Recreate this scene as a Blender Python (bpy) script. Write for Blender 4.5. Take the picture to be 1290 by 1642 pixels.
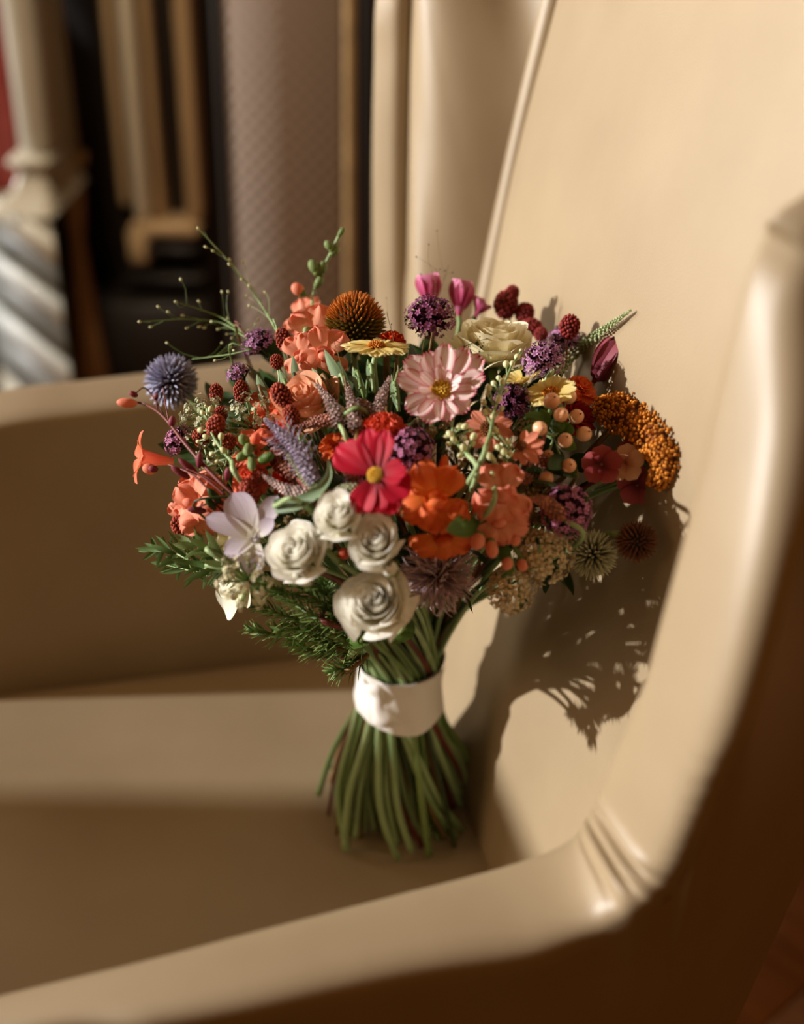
import bpy, math, random
import numpy as np
from mathutils import Matrix, Vector
rng = np.random.default_rng(7)
random.seed(7)
for o in list(bpy.data.objects): bpy.data.objects.remove(o)
S = bpy.context.scene
COL = S.collection
PI = math.pi
A = np.array

# ------------------------------------------------------------------ camera
F, CX, CY = 1950.0, 645.0, 821.0
_d = A([-80., -3379., -1950.]); UPC = -_d / np.linalg.norm(_d)
_y = A([0, 0, -1.]) - UPC * UPC.dot(A([0, 0, -1.])); _y /= np.linalg.norm(_y)
M = np.stack([np.cross(_y, UPC), _y, UPC])          # camera axes -> world
CAM = A([0, -.62, .587])
cd = bpy.data.cameras.new('camera'); cam = bpy.data.objects.new('camera', cd); COL.objects.link(cam)
mw = np.eye(4); mw[:3, :3] = M; mw[:3, 3] = CAM
cam.matrix_world = Matrix(mw.tolist())
cd.sensor_fit = 'VERTICAL'; cd.sensor_height = 36.0; cd.lens = 36.0 * F / 1642.0
cd.clip_start = .02; cd.clip_end = 50
cd.dof.use_dof = True; cd.dof.focus_distance = .625; cd.dof.aperture_fstop = 3.2
S.camera = cam
S.view_settings.view_transform = 'Standard'; S.view_settings.look = 'None'
S.view_settings.gamma = 1; S.view_settings.use_curve_mapping = False
S.view_settings.exposure = 0.32

# ------------------------------------------------------------------ light
w = bpy.data.worlds.new('world'); S.world = w; w.use_nodes = True
w.node_tree.nodes['Background'].inputs[0].default_value = (1.0, .40, .09, 1)
w.node_tree.nodes['Background'].inputs[1].default_value = .135
SUN_AZ, SUN_EL = math.radians(1), math.radians(17)   # travel direction of the rays from +X
sd = A([math.cos(SUN_EL) * math.cos(SUN_AZ), math.cos(SUN_EL) * math.sin(SUN_AZ), -math.sin(SUN_EL)])
sl = bpy.data.lights.new('sun', 'SUN'); sl.energy = 4.6; sl.angle = math.radians(1.0); sl.color = (1, .99, .97)
so = bpy.data.objects.new('sun', sl); COL.objects.link(so)
so.rotation_euler = Vector(sd.tolist()).to_track_quat('-Z', 'Y').to_euler()
for (lx, ly, lz, tx, ty, tz, sx, sy, en, spr, col) in ((-1.72, -.40, .75, 0, 0, .2, 1.0, .8, 4.4, 2.6, (1, .68, .37)), (-1.72, 1.0, .8, .2, 0, .4, .6, 1.0, 2.5, 1.2, (1, .90, .76)), (-.5, -.6, 2.3, -.45, 1.5, .05, .3, .3, 2.4, .75, (1, .84, .62))):
    al = bpy.data.lights.new('window_and_fill_light' if lx < -1 else 'background_fill', 'AREA'); al.shape = 'RECTANGLE'; al.size = sx; al.size_y = sy  # overhead one is an added fill for the background, neither window nor fixture
    al.energy = en; al.spread = spr; al.color = col
    ao = bpy.data.objects.new('window_and_fill_light', al); COL.objects.link(ao); ao.location = (lx, ly, lz)
    ao.rotation_euler = Vector((tx - lx, ty - ly, tz - lz)).to_track_quat('-Z', 'Y').to_euler()

# ------------------------------------------------------------------ pixel rays
def ray(px, py):
    v = M @ A([px - CX, -(py - CY), -F]); return v / np.linalg.norm(v)
def atz(px, py, z):
    r = ray(px, py); return CAM + r * (z - CAM[2]) / r[2]
def aty(px, py, y):
    r = ray(px, py); return CAM + r * (y - CAM[1]) / r[1]
def apl(px, py, p, n):
    r = ray(px, py); n = A(n, float); return CAM + r * np.dot(A(p) - CAM, n) / np.dot(r, n)
def depth(p): return -(M.T @ (A(p) - CAM))[2]
UC, VC, ZC = A([.970, .242, 0]), A([-.242, .970, 0]), A([0, 0, 1.])     # chair axes: back, far side, up
def ch(u, v, z): return UC * u + VC * v + ZC * z
def unit(v): v = A(v, float); return v / (np.linalg.norm(v) + 1e-12)
def scr(v): return unit(M @ A(v, float))             # right / up / towards-the-lens direction in the world
def frame(n, roll=0., ref=None):
    n = unit(n); ref = M[:, 1] if ref is None else A(ref, float)
    if abs(n.dot(unit(ref))) > .97: ref = M[:, 0]
    x = unit(np.cross(ref, n)); y = np.cross(n, x)
    c, s = math.cos(roll), math.sin(roll)
    return np.stack([x * c + y * s, -x * s + y * c, n], axis=1)

# ------------------------------------------------------------------ mesh tools
class MB:
    def __init__(s): s.V = []; s.UV = []; s.Fs = []; s.n = 0
    def add(s, g):
        V, Fl, UV = g
        s.V.append(V); s.UV.append(UV)
        for f in (Fl if isinstance(Fl, list) else [Fl]): s.Fs.append(f + s.n)
        s.n += len(V); return s
    def geo(s):
        by = {}
        for f in s.Fs: by.setdefault(f.shape[1], []).append(f)
        return np.concatenate(s.V), [np.concatenate(v) for v in by.values()], np.concatenate(s.UV)
def mesh_from(name, g, mat, smooth=True):
    V, Fl, UV = g
    if not isinstance(Fl, list): Fl = [Fl]
    me = bpy.data.meshes.new(name)
    nl = sum(f.size for f in Fl); npoly = sum(len(f) for f in Fl)
    me.vertices.add(len(V)); me.vertices.foreach_set('co', np.ascontiguousarray(V, dtype=np.float32).ravel())
    me.loops.add(nl); vi = np.concatenate([f.ravel() for f in Fl]).astype(np.int32)
    me.loops.foreach_set('vertex_index', vi)
    me.polygons.add(npoly)
    tot = np.concatenate([np.full(len(f), f.shape[1], np.int32) for f in Fl])
    st = np.concatenate([[0], np.cumsum(tot)[:-1]]).astype(np.int32)
    me.polygons.foreach_set('loop_start', st)
    if smooth: me.polygons.foreach_set('use_smooth', np.ones(npoly, bool))
    uvl = me.uv_layers.new(name='UVMap'); uvl.data.foreach_set('uv', UV[vi].astype(np.float32).ravel())
    me.materials.append(mat); me.update(calc_edges=True); me.validate()
    return me
def tf(g, R=None, t=None):
    V = g[0]
    if R is not None: V = V @ A(R).T
    if t is not None: V = V + A(t)
    return (V, g[1], g[2])
def inst(g, Rs, ts, uvx=None):
    """many copies of a small template in one mesh part"""
    V, Fl, UV = g; n = len(ts); k = len(V)
    VV = np.einsum('nij,kj->nki', A(Rs), V) + A(ts)[:, None, :]
    uv = np.tile(UV, (n, 1, 1)).astype(float)
    if uvx is not None: uv[:, :, 0] = A(uvx)[:, None]
    off = (np.arange(n) * k)[:, None, None]
    Fl = Fl if isinstance(Fl, list) else [Fl]
    return VV.reshape(-1, 3), [(f[None] + off).reshape(-1, f.shape[1]) for f in Fl], uv.reshape(-1, 2)
def gridf(nu, nv, cu=False):
    i, j = np.meshgrid(np.arange(nv - 1), np.arange(nu if cu else nu - 1), indexing='ij')
    i, j = i.ravel(), j.ravel(); j2 = (j + 1) % nu
    return np.stack([i * nu + j, i * nu + j2, (i + 1) * nu + j2, (i + 1) * nu + j], 1)
def grid(fn, nu, nv, cu=False, u0=-1., u1=1.):
    u = np.linspace(u0, u1, nu, endpoint=not cu); v = np.linspace(0, 1, nv)
    Vv, Uu = np.meshgrid(v, u, indexing='ij')
    P = fn(Uu.ravel(), Vv.ravel())
    return np.stack(P, 1) if isinstance(P, tuple) else P, gridf(nu, nv, cu), np.stack([Uu.ravel() * .5 + .5 if not cu else (Uu.ravel() - u0) / (u1 - u0), Vv.ravel()], 1)
def cr(P, n):
    """smooth curve through the points"""
    P = A(P, float); m = len(P)
    if m == 2: return P[0] + (P[1] - P[0]) * np.linspace(0, 1, n)[:, None]
    Q = np.vstack([2 * P[0] - P[1], P, 2 * P[-1] - P[-2]])
    t = np.linspace(0, m - 1, n); i = np.minimum(t.astype(int), m - 2); f = (t - i)[:, None]
    a, b, c, d = Q[i], Q[i + 1], Q[i + 2], Q[i + 3]
    return .5 * (2 * b + (c - a) * f + (2 * a - 5 * b + 4 * c - d) * f ** 2 + (3 * b - a - 3 * c + d) * f ** 3)
def tube(P, r, k=6, cap=True):
    P = A(P, float); n = len(P); r = np.broadcast_to(A(r, float), (n,))
    T = np.gradient(P, axis=0); T /= np.linalg.norm(T, axis=1)[:, None] + 1e-12
    x = unit(np.cross(T[0], A([.31, .52, .79]))); X = []
    for t in T:
        x = unit(x - t * t.dot(x)); X.append(x)
    X = A(X); Y = np.cross(T, X)
    a = np.linspace(0, 2 * PI, k, endpoint=False)
    V = P[:, None] + r[:, None, None] * (X[:, None] * np.cos(a)[None, :, None] + Y[:, None] * np.sin(a)[None, :, None])
    V = V.reshape(-1, 3); Fl = [gridf(k, n, True)]
    uv = np.stack([np.tile(a / 2 / PI, n), np.repeat(np.linspace(0, 1, n), k)], 1)
    if cap:
        V = np.vstack([V, P[:1], P[-1:]]); b = len(V) - 2; j = np.arange(k); j2 = (j + 1) % k
        Fl.append(np.vstack([np.stack([np.full(k, b), j2, j], 1), np.stack([np.full(k, b + 1), (n - 1) * k + j, (n - 1) * k + j2], 1)]))
        uv = np.vstack([uv, [[.5, 0], [.5, 1]]])
    return V, Fl, uv
def ball(rx, ry, rz, nu=10, nv=7, tip=0.):
    def fn(u, v):
        th = u * PI; ph = PI * v; s = np.sin(ph)
        return rx * s * np.cos(th), ry * s * np.sin(th), -rz * np.cos(ph) + tip * np.clip(v - .8, 0, 1) * 5
    return grid(fn, nu, nv, True)
def box(x0, x1, y0, y1, z0, z1, b=0.):
    """box with bevelled edges when b > 0"""
    if b <= 0:
        V = A([[x, y, z] for x in (x0, x1) for y in (y0, y1) for z in (z0, z1)], float)
        Fq = A([[0, 1, 3, 2], [4, 6, 7, 5], [0, 4, 5, 1], [2, 3, 7, 6], [0, 2, 6, 4], [1, 5, 7, 3]])
        return V, Fq, V[:, :2] * 0
    ls = []
    prof = [(0, b), (b, 0), (-b, 0), (0, -b)]
    ring = [(x0 + b, y0), (x1 - b, y0), (x1, y0 + b), (x1, y1 - b), (x1 - b, y1), (x0 + b, y1), (x0, y1 - b), (x0, y0 + b)]
    cx, cy = (x0 + x1) / 2, (y0 + y1) / 2
    V = []
    for z, s in ((z0, 1), (z0 + b, 0), (z1 - b, 0), (z1, 1)):
        for x, y in ring:
            V.append((x - (b if x > cx else -b) * s * .7, y - (b if y > cy else -b) * s * .7, z))
    V = A(V, float); Fl = [gridf(8, 4, True)[:, ::1], A([[7, 6, 5, 4, 3, 2, 1, 0]]), A([[24, 25, 26, 27, 28, 29, 30, 31]])]
    return V, Fl, V[:, :2] * 0
def fib(n, zmin=-1., jit=0.):
    i = np.arange(n) + .5; z = 1 - (1 - zmin) * i / n; th = i * PI * (1 + 5 ** .5)
    d = np.stack([np.sqrt(1 - z * z) * np.cos(th), np.sqrt(1 - z * z) * np.sin(th), z], 1)
    if jit: d += rng.normal(0, jit, d.shape); d /= np.linalg.norm(d, axis=1)[:, None]
    return d
def frames(D, roll=True):
    return A([frame(d, rng.uniform(0, 6.28) if roll else 0., ref=(.12, .33, .94)) for d in D])

# ------------------------------------------------------------------ objects
def thing(name, label, cat, loc, group=None):
    o = bpy.data.objects.new(name, None); COL.objects.link(o); o.location = [float(x) for x in loc]
    o.empty_display_size = .01
    o['label'] = label; o['category'] = cat
    if group: o['group'] = group
    o['_l'] = [float(x) for x in loc]
    return o
def part(name, g, mat, parent, kind=None, label=None, smooth=True):
    root = parent
    while root.parent: root = root.parent
    if isinstance(g, MB): g = g.geo()
    o = bpy.data.objects.new(name, mesh_from(name, tf(g, t=-A(root.location)), mat, smooth)); COL.objects.link(o)
    o.parent = parent
    if kind: o['kind'] = kind
    if label: o['label'] = label
    return o
def struct(name, g, mat, smooth=False):
    if isinstance(g, MB): g = g.geo()
    o = bpy.data.objects.new(name, mesh_from(name, g, mat, smooth)); COL.objects.link(o); o['kind'] = 'structure'; return o

# ------------------------------------------------------------------ materials
def lin(c):
    c = A(c, float) / 255.; c = np.where(c <= .04045, c / 12.92, ((c + .055) / 1.055) ** 2.4)
    return (float(c[0]), float(c[1]), float(c[2]), 1.)
MATS = {}
def _new(name):
    m = bpy.data.materials.new(name); m.use_nodes = True; nt = m.node_tree
    return m, nt, nt.nodes['Principled BSDF']
def _ramp(nt, stops):
    r = nt.nodes.new('ShaderNodeValToRGB'); e = r.color_ramp.elements
    while len(e) < len(stops): e.new(.5)
    for el, (p, c) in zip(e, stops): el.position = p; el.color = lin(c)
    return r
def petal_mat(name, base, mid, tip=None, tr=.28, streak=.12, rough=.55, scale=9.):
    """thin plant tissue: colour runs from the base of the petal to its tip, fine long veins, light passes through"""
    if name in MATS: return MATS[name]
    m, nt, b = _new(name); L = nt.links.new; N = nt.nodes.new
    uv = N('ShaderNodeUVMap'); sp = N('ShaderNodeSeparateXYZ'); L(uv.outputs[0], sp.inputs[0])
    rp = _ramp(nt, [(0, base), (.45, mid), (1, tip or mid)]); L(sp.outputs[1], rp.inputs[0])
    mp = N('ShaderNodeMapping'); mp.inputs['Scale'].default_value = (scale, .8, 1); L(uv.outputs[0], mp.inputs[0])
    no = N('ShaderNodeTexNoise'); no.inputs['Scale'].default_value = 2.2; no.inputs['Detail'].default_value = 3; L(mp.outputs[0], no.inputs[0])
    hv = N('ShaderNodeHueSaturation'); L(rp.outputs[0], hv.inputs['Color'])
    ma = N('ShaderNodeMapRange'); ma.inputs[1].default_value = .3; ma.inputs[2].default_value = .7
    ma.inputs[3].default_value = 1 - streak * 1.5; ma.inputs[4].default_value = 1 + streak; L(no.outputs[0], ma.inputs[0]); L(ma.outputs[0], hv.inputs['Value'])
    L(hv.outputs[0], b.inputs['Base Color']); b.inputs['Roughness'].default_value = rough; b.inputs['Specular IOR Level'].default_value = .25
    bp = N('ShaderNodeBump'); bp.inputs['Strength'].default_value = .25; bp.inputs['Distance'].default_value = .0008; L(no.outputs[0], bp.inputs['Height']); L(bp.outputs[0], b.inputs['Normal'])
    if tr > 0:
        t = N('ShaderNodeBsdfTranslucent'); L(hv.outputs[0], t.inputs[0])
        mx = N('ShaderNodeMixShader'); mx.inputs[0].default_value = tr
        L(b.outputs[0], mx.inputs[1]); L(t.outputs[0], mx.inputs[2]); L(mx.outputs[0], nt.nodes['Material Output'].inputs[0])
    MATS[name] = m; return m
def stripe_mat(name, pale, deep):
    """white cosmos petal with crimson margin and veins"""
    m, nt, b = _new(name); L = nt.links.new; N = nt.nodes.new
    uv = N('ShaderNodeUVMap'); sp = N('ShaderNodeSeparateXYZ'); L(uv.outputs[0], sp.inputs[0])
    def mth(op, a, c=None):
        n = N('ShaderNodeMath'); n.operation = op
        for i, x in enumerate((a, c)):
            if x is None: continue
            if isinstance(x, (int, float)): n.inputs[i].default_value = x
            else: L(x, n.inputs[i])
        return n.outputs[0]
    e = mth('ABSOLUTE', mth('SUBTRACT', mth('MULTIPLY', sp.outputs[0], 2), 1))          # 0 mid, 1 margin
    ed = mth('POWER', e, 7.); tip = mth('POWER', sp.outputs[1], 10.)
    mp = N('ShaderNodeMapping'); mp.inputs['Scale'].default_value = (11, .7, 1); L(uv.outputs[0], mp.inputs[0])
    no = N('ShaderNodeTexNoise'); no.inputs['Scale'].default_value = 1.6; no.inputs['Detail'].default_value = 2; L(mp.outputs[0], no.inputs[0])
    vn = N('ShaderNodeMapRange'); vn.inputs[1].default_value = .50; vn.inputs[2].default_value = .68; L(no.outputs[0], vn.inputs[0])
    ba = N('ShaderNodeMapRange'); ba.inputs[1].default_value = .45; ba.inputs[2].default_value = .05; L(sp.outputs[1], ba.inputs[0])
    f = mth('MAXIMUM', mth('MAXIMUM', ed, tip), mth('MAXIMUM', mth('MULTIPLY', vn.outputs[0], .62), mth('MULTIPLY', ba.outputs[0], .8)))
    mx = N('ShaderNodeMix'); mx.data_type = 'RGBA'; L(f, mx.inputs[0]); mx.inputs[6].default_value = lin(pale); mx.inputs[7].default_value = lin(deep)
    L(mx.outputs[2], b.inputs['Base Color']); b.inputs['Roughness'].default_value = .5
    t = N('ShaderNodeBsdfTranslucent'); L(mx.outputs[2], t.inputs[0]); ms = N('ShaderNodeMixShader'); ms.inputs[0].default_value = .28
    L(b.outputs[0], ms.inputs[1]); L(t.outputs[0], ms.inputs[2]); L(ms.outputs[0], nt.nodes['Material Output'].inputs[0])
    MATS[name] = m; return m
def grain_mat(name, base, tip, rough=.7, var=.3, tr=0.):
    """tiny florets, seeds, spikes: base-to-tip colour, each grain a little lighter or darker"""
    if name in MATS: return MATS[name]
    m, nt, b = _new(name); L = nt.links.new; N = nt.nodes.new
    uv = N('ShaderNodeUVMap'); sp = N('ShaderNodeSeparateXYZ'); L(uv.outputs[0], sp.inputs[0])
    rp = _ramp(nt, [(0, base), (1, tip)]); L(sp.outputs[1], rp.inputs[0])
    hv = N('ShaderNodeHueSaturation'); L(rp.outputs[0], hv.inputs['Color'])
    ma = N('ShaderNodeMapRange'); ma.inputs[3].default_value = 1 - var; ma.inputs[4].default_value = 1 + var; L(sp.outputs[0], ma.inputs[0]); L(ma.outputs[0], hv.inputs['Value'])
    L(hv.outputs[0], b.inputs['Base Color']); b.inputs['Roughness'].default_value = rough; b.inputs['Specular IOR Level'].default_value = .3
    if tr:
        t = N('ShaderNodeBsdfTranslucent'); L(hv.outputs[0], t.inputs[0]); ms = N('ShaderNodeMixShader'); ms.inputs[0].default_value = tr
        L(b.outputs[0], ms.inputs[1]); L(t.outputs[0], ms.inputs[2]); L(ms.outputs[0], nt.nodes['Material Output'].inputs[0])
    MATS[name] = m; return m
def solid(name, c, c2=None, rough=.6, scale=60., bump=0., stretch=(1, 1, 1), metal=0., spec=.4, detail=4, coord='Object'):
    if name in MATS: return MATS[name]
    m, nt, b = _new(name); L = nt.links.new; N = nt.nodes.new
    tc = N('ShaderNodeTexCoord'); mp = N('ShaderNodeMapping'); mp.inputs['Scale'].default_value = stretch; L(tc.outputs[coord], mp.inputs[0])
    no = N('ShaderNodeTexNoise'); no.inputs['Scale'].default_value = scale; no.inputs['Detail'].default_value = detail; L(mp.outputs[0], no.inputs[0])
    rp = _ramp(nt, [(.3, c), (.7, c2 or c)]); L(no.outputs[0], rp.inputs[0]); L(rp.outputs[0], b.inputs['Base Color'])
    b.inputs['Roughness'].default_value = rough; b.inputs['Metallic'].default_value = metal; b.inputs['Specular IOR Level'].default_value = spec
    if bump:
        bp = N('ShaderNodeBump'); bp.inputs['Strength'].default_value = bump; bp.inputs['Distance'].default_value = .002; L(no.outputs[0], bp.inputs['Height']); L(bp.outputs[0], b.inputs['Normal'])
    MATS[name] = m; return m
def leather():
    m, nt, b = _new('cream_leather'); L = nt.links.new; N = nt.nodes.new
    tc = N('ShaderNodeTexCoord')
    n1 = N('ShaderNodeTexNoise'); n1.inputs['Scale'].default_value = 9; n1.inputs['Detail'].default_value = 5; L(tc.outputs['Object'], n1.inputs[0])
    rp = _ramp(nt, [(.3, LEATHER[0]), (.7, LEATHER[1])]); L(n1.outputs[0], rp.inputs[0]); L(rp.outputs[0], b.inputs['Base Color'])
    vo = N('ShaderNodeTexVoronoi'); vo.inputs['Scale'].default_value = 900; L(tc.outputs['Object'], vo.inputs['Vector'])
    n2 = N('ShaderNodeTexNoise'); n2.inputs['Scale'].default_value = 45; n2.inputs['Detail'].default_value = 6; L(tc.outputs['Object'], n2.inputs[0])
    ad = N('ShaderNodeMath'); ad.operation = 'MULTIPLY_ADD'; ad.inputs[1].default_value = .35; L(vo.outputs['Distance'], ad.inputs[0]); L(n2.outputs[0], ad.inputs[2])
    bp = N('ShaderNodeBump'); bp.inputs['Strength'].default_value = .10; bp.inputs['Distance'].default_value = .0015; L(ad.outputs[0], bp.inputs['Height']); L(bp.outputs[0], b.inputs['Normal'])
    b.inputs['Roughness'].default_value = .45; b.inputs['Specular IOR Level'].default_value = .5
    return m
LEATHER = ((146, 127, 99), (157, 138, 109))
LE = leather()
# ------------------------------------------------------------------ room
def wood(name, c, c2, rough=.35, stretch=(2, 30, 30), scale=1.2):
    return solid(name, c, c2, rough=rough, scale=scale, stretch=stretch, bump=.15, detail=7)
FL = -.42
W_floor = wood('floor_boards', (134, 92, 60), (170, 122, 82), .5, (14, 1.2, 14), 3.)
W_gap = solid('floor_gap', (20, 12, 8), rough=.9)
D_wall = solid('dark_plaster', (30, 24, 18), (38, 30, 22), rough=.9, scale=6)
D_wood = wood('dark_wood', (20, 14, 9), (30, 21, 13), .5, (20, 20, 2), 2.)
G_wood = wood('carved_wood', (170, 142, 104), (190, 160, 120), .5, (20, 20, 2), 2.)
G2_wood = wood('pale_carved_wood', (204, 192, 166), (218, 206, 182), .5, (20, 20, 2), 2.)
MARB = solid('white_marble', (164, 158, 142), (184, 178, 162), rough=.35, scale=5, detail=8)
MARB2 = solid('grey_marble', (84, 84, 80), (116, 116, 110), rough=.5, scale=6, detail=8, stretch=(1, 1, 4))
MARB3 = solid('pale_grey_marble', (160, 164, 160), (190, 192, 188), rough=.5, scale=6, detail=8, stretch=(1, 1, 4))
RED = solid('red_tile', (120, 36, 30), (140, 50, 42), rough=.5, scale=20)
BRASS = solid('aged_brass', (136, 110, 74), (156, 128, 88), rough=.4, scale=30, metal=.0)

fl = struct('floor', box(-2.2, 2.6, -1.6, 2.6, FL - .06, FL - .012), W_gap)
ca, sa = math.cos(math.radians(40)), math.sin(math.radians(40))
R40 = A([[ca, -sa, 0], [sa, ca, 0], [0, 0, 1.]])
bw = .115
for i in range(-10, 20):
    y0 = i * bw; x = -2.6 + (i * 37 % 11) * .1
    while x < 2.6:
        ln = .9 + (i * 53 % 7) * .12
        c = R40 @ A([x + ln / 2, y0 + bw / 2, 0])
        if -.9 < c[0] < 1.9 and -.9 < c[1] < 2.1:
            g = box(x + .0012, x + ln - .0012, y0 + .0012, y0 + bw - .0012, FL - .03, FL + ((i * 7 + int(x * 3)) % 3 - 2) * .0004, .0015)
            o = bpy.data.objects.new('floorboard', mesh_from('floorboard', g, W_floor, False)); COL.objects.link(o)
            o.rotation_euler = (0, 0, math.radians(40)); o.parent = fl
        x += ln
YB = 1.75
struct('wall_back', box(-2.2, 2.6, YB, YB + .1, FL, 2.4), D_wall)
# unseen window wall: tall far opening, near sill raised to shade the seat
XW = -2.0
mb = MB()
WIN = dict(y0=-1.0, y1=1.35, sill=.69, top=2.1, door=-.03)
mb.add(box(XW - .1, XW, -1.6, WIN['y0'], FL, 2.4)); mb.add(box(XW - .1, XW, WIN['y1'], YB, FL, 2.4))
mb.add(box(XW - .1, XW, WIN['y0'], WIN['y1'], WIN['top'], 2.4)); mb.add(box(XW - .1, XW, WIN['y0'], WIN['door'], FL, WIN['sill']))
struct('wall_left', mb, D_wall)

def thing_boxes(name, label, cat, items, loc, group=None):
    t = thing(name, label, cat, loc, group)
    for nm, g, m in items: part(nm, g, m, t, smooth=False)
    return t
# carved door case on the back wall: uprights and rails measured off the wall plane
def upright(xt, yt, xb, yb, wpx, Y, d, m=None):
    p, q = aty(xt, yt, Y), aty(xb, yb, Y); wd = wpx * depth(p) / F
    x = (p[0] + q[0]) / 2
    return box(x - wd / 2, x + wd / 2, Y, Y + d, q[2], 1.35, .006)
its = []
YC = 1.50
c0, c1 = aty(112, 500, YC), aty(352, 500, YC)
its.append(('back_board', box(c0[0], c1[0], YC + .05, YC + .20, FL, 1.35, .004), D_wood))
for xt, xb, yb, wp, dd, m in ((173, 196, 330, 19, .03, G_wood), (199, 226, 352, 25, .015, G2_wood), (232, 254, 352, 17, .03, G_wood), (290, 310, 352, 27, .02, G_wood)):
    its.append(('upright', upright(xt, 0, xb, yb, wp, YC + dd - .03, .07, m), m))
for x0, x1, y0, y1, m in ((212, 322, 352, 374, G_wood), (208, 244, 362, 416, G_wood), (232, 322, 386, 404, D_wood), (205, 335, 432, 452, D_wood)):
    a, b_ = aty(x0, y0, YC), aty(x1, y1, YC)
    its.append(('rail' if x1 - x0 > 60 else 'foot_block', box(a[0], b_[0], YC - .03, YC + .06, b_[2], a[2], .006), m))
a, b_ = aty(110, 465, YC), aty(352, 580, YC)
its.append(('plinth', box(a[0], b_[0], YC - .06, YC + .2, FL, a[2], .008), D_wood))
thing_boxes('carved_cupboard', 'tall dark carved wooden cupboard with pale upright mouldings behind the armchair', 'cupboard', its, ((c0[0] + c1[0]) / 2, YC + .1, FL))
# turned wooden column beside the marble jamb
YK = 1.42
p, q = aty(97, 0, YK), aty(110, 420, YK); kx = (p[0] + q[0]) / 2; s = depth(p) / F
zc = aty(105, 256, YK)[2]; zb = aty(108, 372, YK)[2]
t = thing('turned_column', 'dark turned wooden column with a gilt collar beside the marble fireplace', 'column', (kx, YK, FL))
def lathe(prof, x, y, k=20):
    pr = A(prof); a = np.linspace(0, 2 * PI, k, endpoint=False)
    V = np.stack([x + pr[:, 0, None] * np.cos(a), y + pr[:, 0, None] * np.sin(a), np.repeat(pr[:, 1, None], k, 1)], 2).reshape(-1, 3)
    return V, [gridf(k, len(pr), True), np.arange(k)[None, ::-1], (len(pr) - 1) * k + np.arange(k)[None]], V[:, :2] * 0
DBR = wood('brown_wood', (140, 110, 74), (160, 126, 86), .45, (20, 20, 2), 2.)
part('shaft', lathe([(20 * s, zc + .02), (20 * s, .8), (22 * s, 1.35)], kx, YK), DBR, t)
part('collar', lathe([(24 * s, zc - .012), (33 * s, zc - .008), (33 * s, zc + .012), (24 * s, zc + .018)], kx, YK), BRASS, t)
part('base', lathe([(30 * s, FL), (30 * s, FL + .1), (12 * s, zb - .01), (14 * s, zb), (20 * s, zb + .05), (24 * s, zc - .012)], kx, YK), DBR, t)
# marble fireplace surround at the left edge
YM = 1.22
s = 1.0
t = thing('fireplace_surround', 'pale marble fireplace jamb on a stepped grey plinth at the left edge', 'fireplace', (aty(30, 300, YM)[0], YM, FL))
jl, jr = aty(10, 100, YM), aty(64, 100, YM)
zt = aty(40, 250, YM)[2]; zf = aty(40, 338, YM)[2]
part('jamb', box(jl[0], jr[0], YM, YM + .16, zt, 1.35, .012), MARB, t, smooth=False)
cl, c_r = aty(14, 252, YM), aty(82, 252, YM); zc2 = aty(40, 266, YM)[2]
part('collar', box(cl[0], c_r[0], YM - .02, YM + .17, zc2, zt, .006), MARB, t, smooth=False)
fl0, fr0 = aty(-15, 338, YM), aty(94, 338, YM)
def flare(u, v):
    hw0, hw1 = (c_r[0] - cl[0]) / 2 - .012, (fr0[0] - fl0[0]) / 2
    f = v ** 2.2; x = (1 - f) * (cl[0] + c_r[0]) / 2 + f * (fl0[0] + fr0[0]) / 2; hw = (1 - f) * hw0 + f * hw1
    a = u * PI + PI / 4; k = 1 / np.maximum(np.abs(np.cos(a)), np.abs(np.sin(a)))
    return x + hw * np.cos(a) * k, YM + .08 + (.08 + .03 * f) * np.sin(a) * k, zc2 + (zf - zc2) * v
part('flared_foot', grid(flare, 32, 10, True), MARB, t)
R35 = A([[math.cos(-.42), -math.sin(-.42), 0], [math.sin(-.42), math.cos(-.42), 0], [0, 0, 1.]])
corner = aty(100, 480, YM - .13)
z0 = zf
for (h, prj, m) in ((.045, .0, MARB), (.05, -.012, MARB2), (.04, .012, MARB3), (.06, -.004, MARB2), (.045, .012, MARB3), (.09, 0., MARB2), (.3, 0., MARB)):
    z1 = max(z0 - h, FL)
    if z1 >= z0: break
    fp = A([[prj * .3, -prj], [-.11, .30], [-.22, .47], [-.35 - prj, .47]]) + corner[:2]
    fp = np.vstack([fp[0] + (fp[3] - fp[0]) * .02, fp[0] + (fp[1] - fp[0]) * .04, fp[1:]])
    V = np.vstack([np.column_stack([fp, np.full(5, z1)]), np.column_stack([fp, np.full(5, z0)])])
    part('plinth_course', (V, [gridf(5, 2, True), A([[4, 3, 2, 1, 0]]), A([[5, 6, 7, 8, 9]])], V[:, :2] * 0), m, t, smooth=False); z0 = z1
rl, rr = aty(-60, 100, YM + .1), aty(16, 300, YM + .1)
part('tile_panel', box(rl[0] - .2, rr[0] + .02, YM + .1, YM + .14, zf, 1.35, .004), RED, t, smooth=False)
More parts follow.
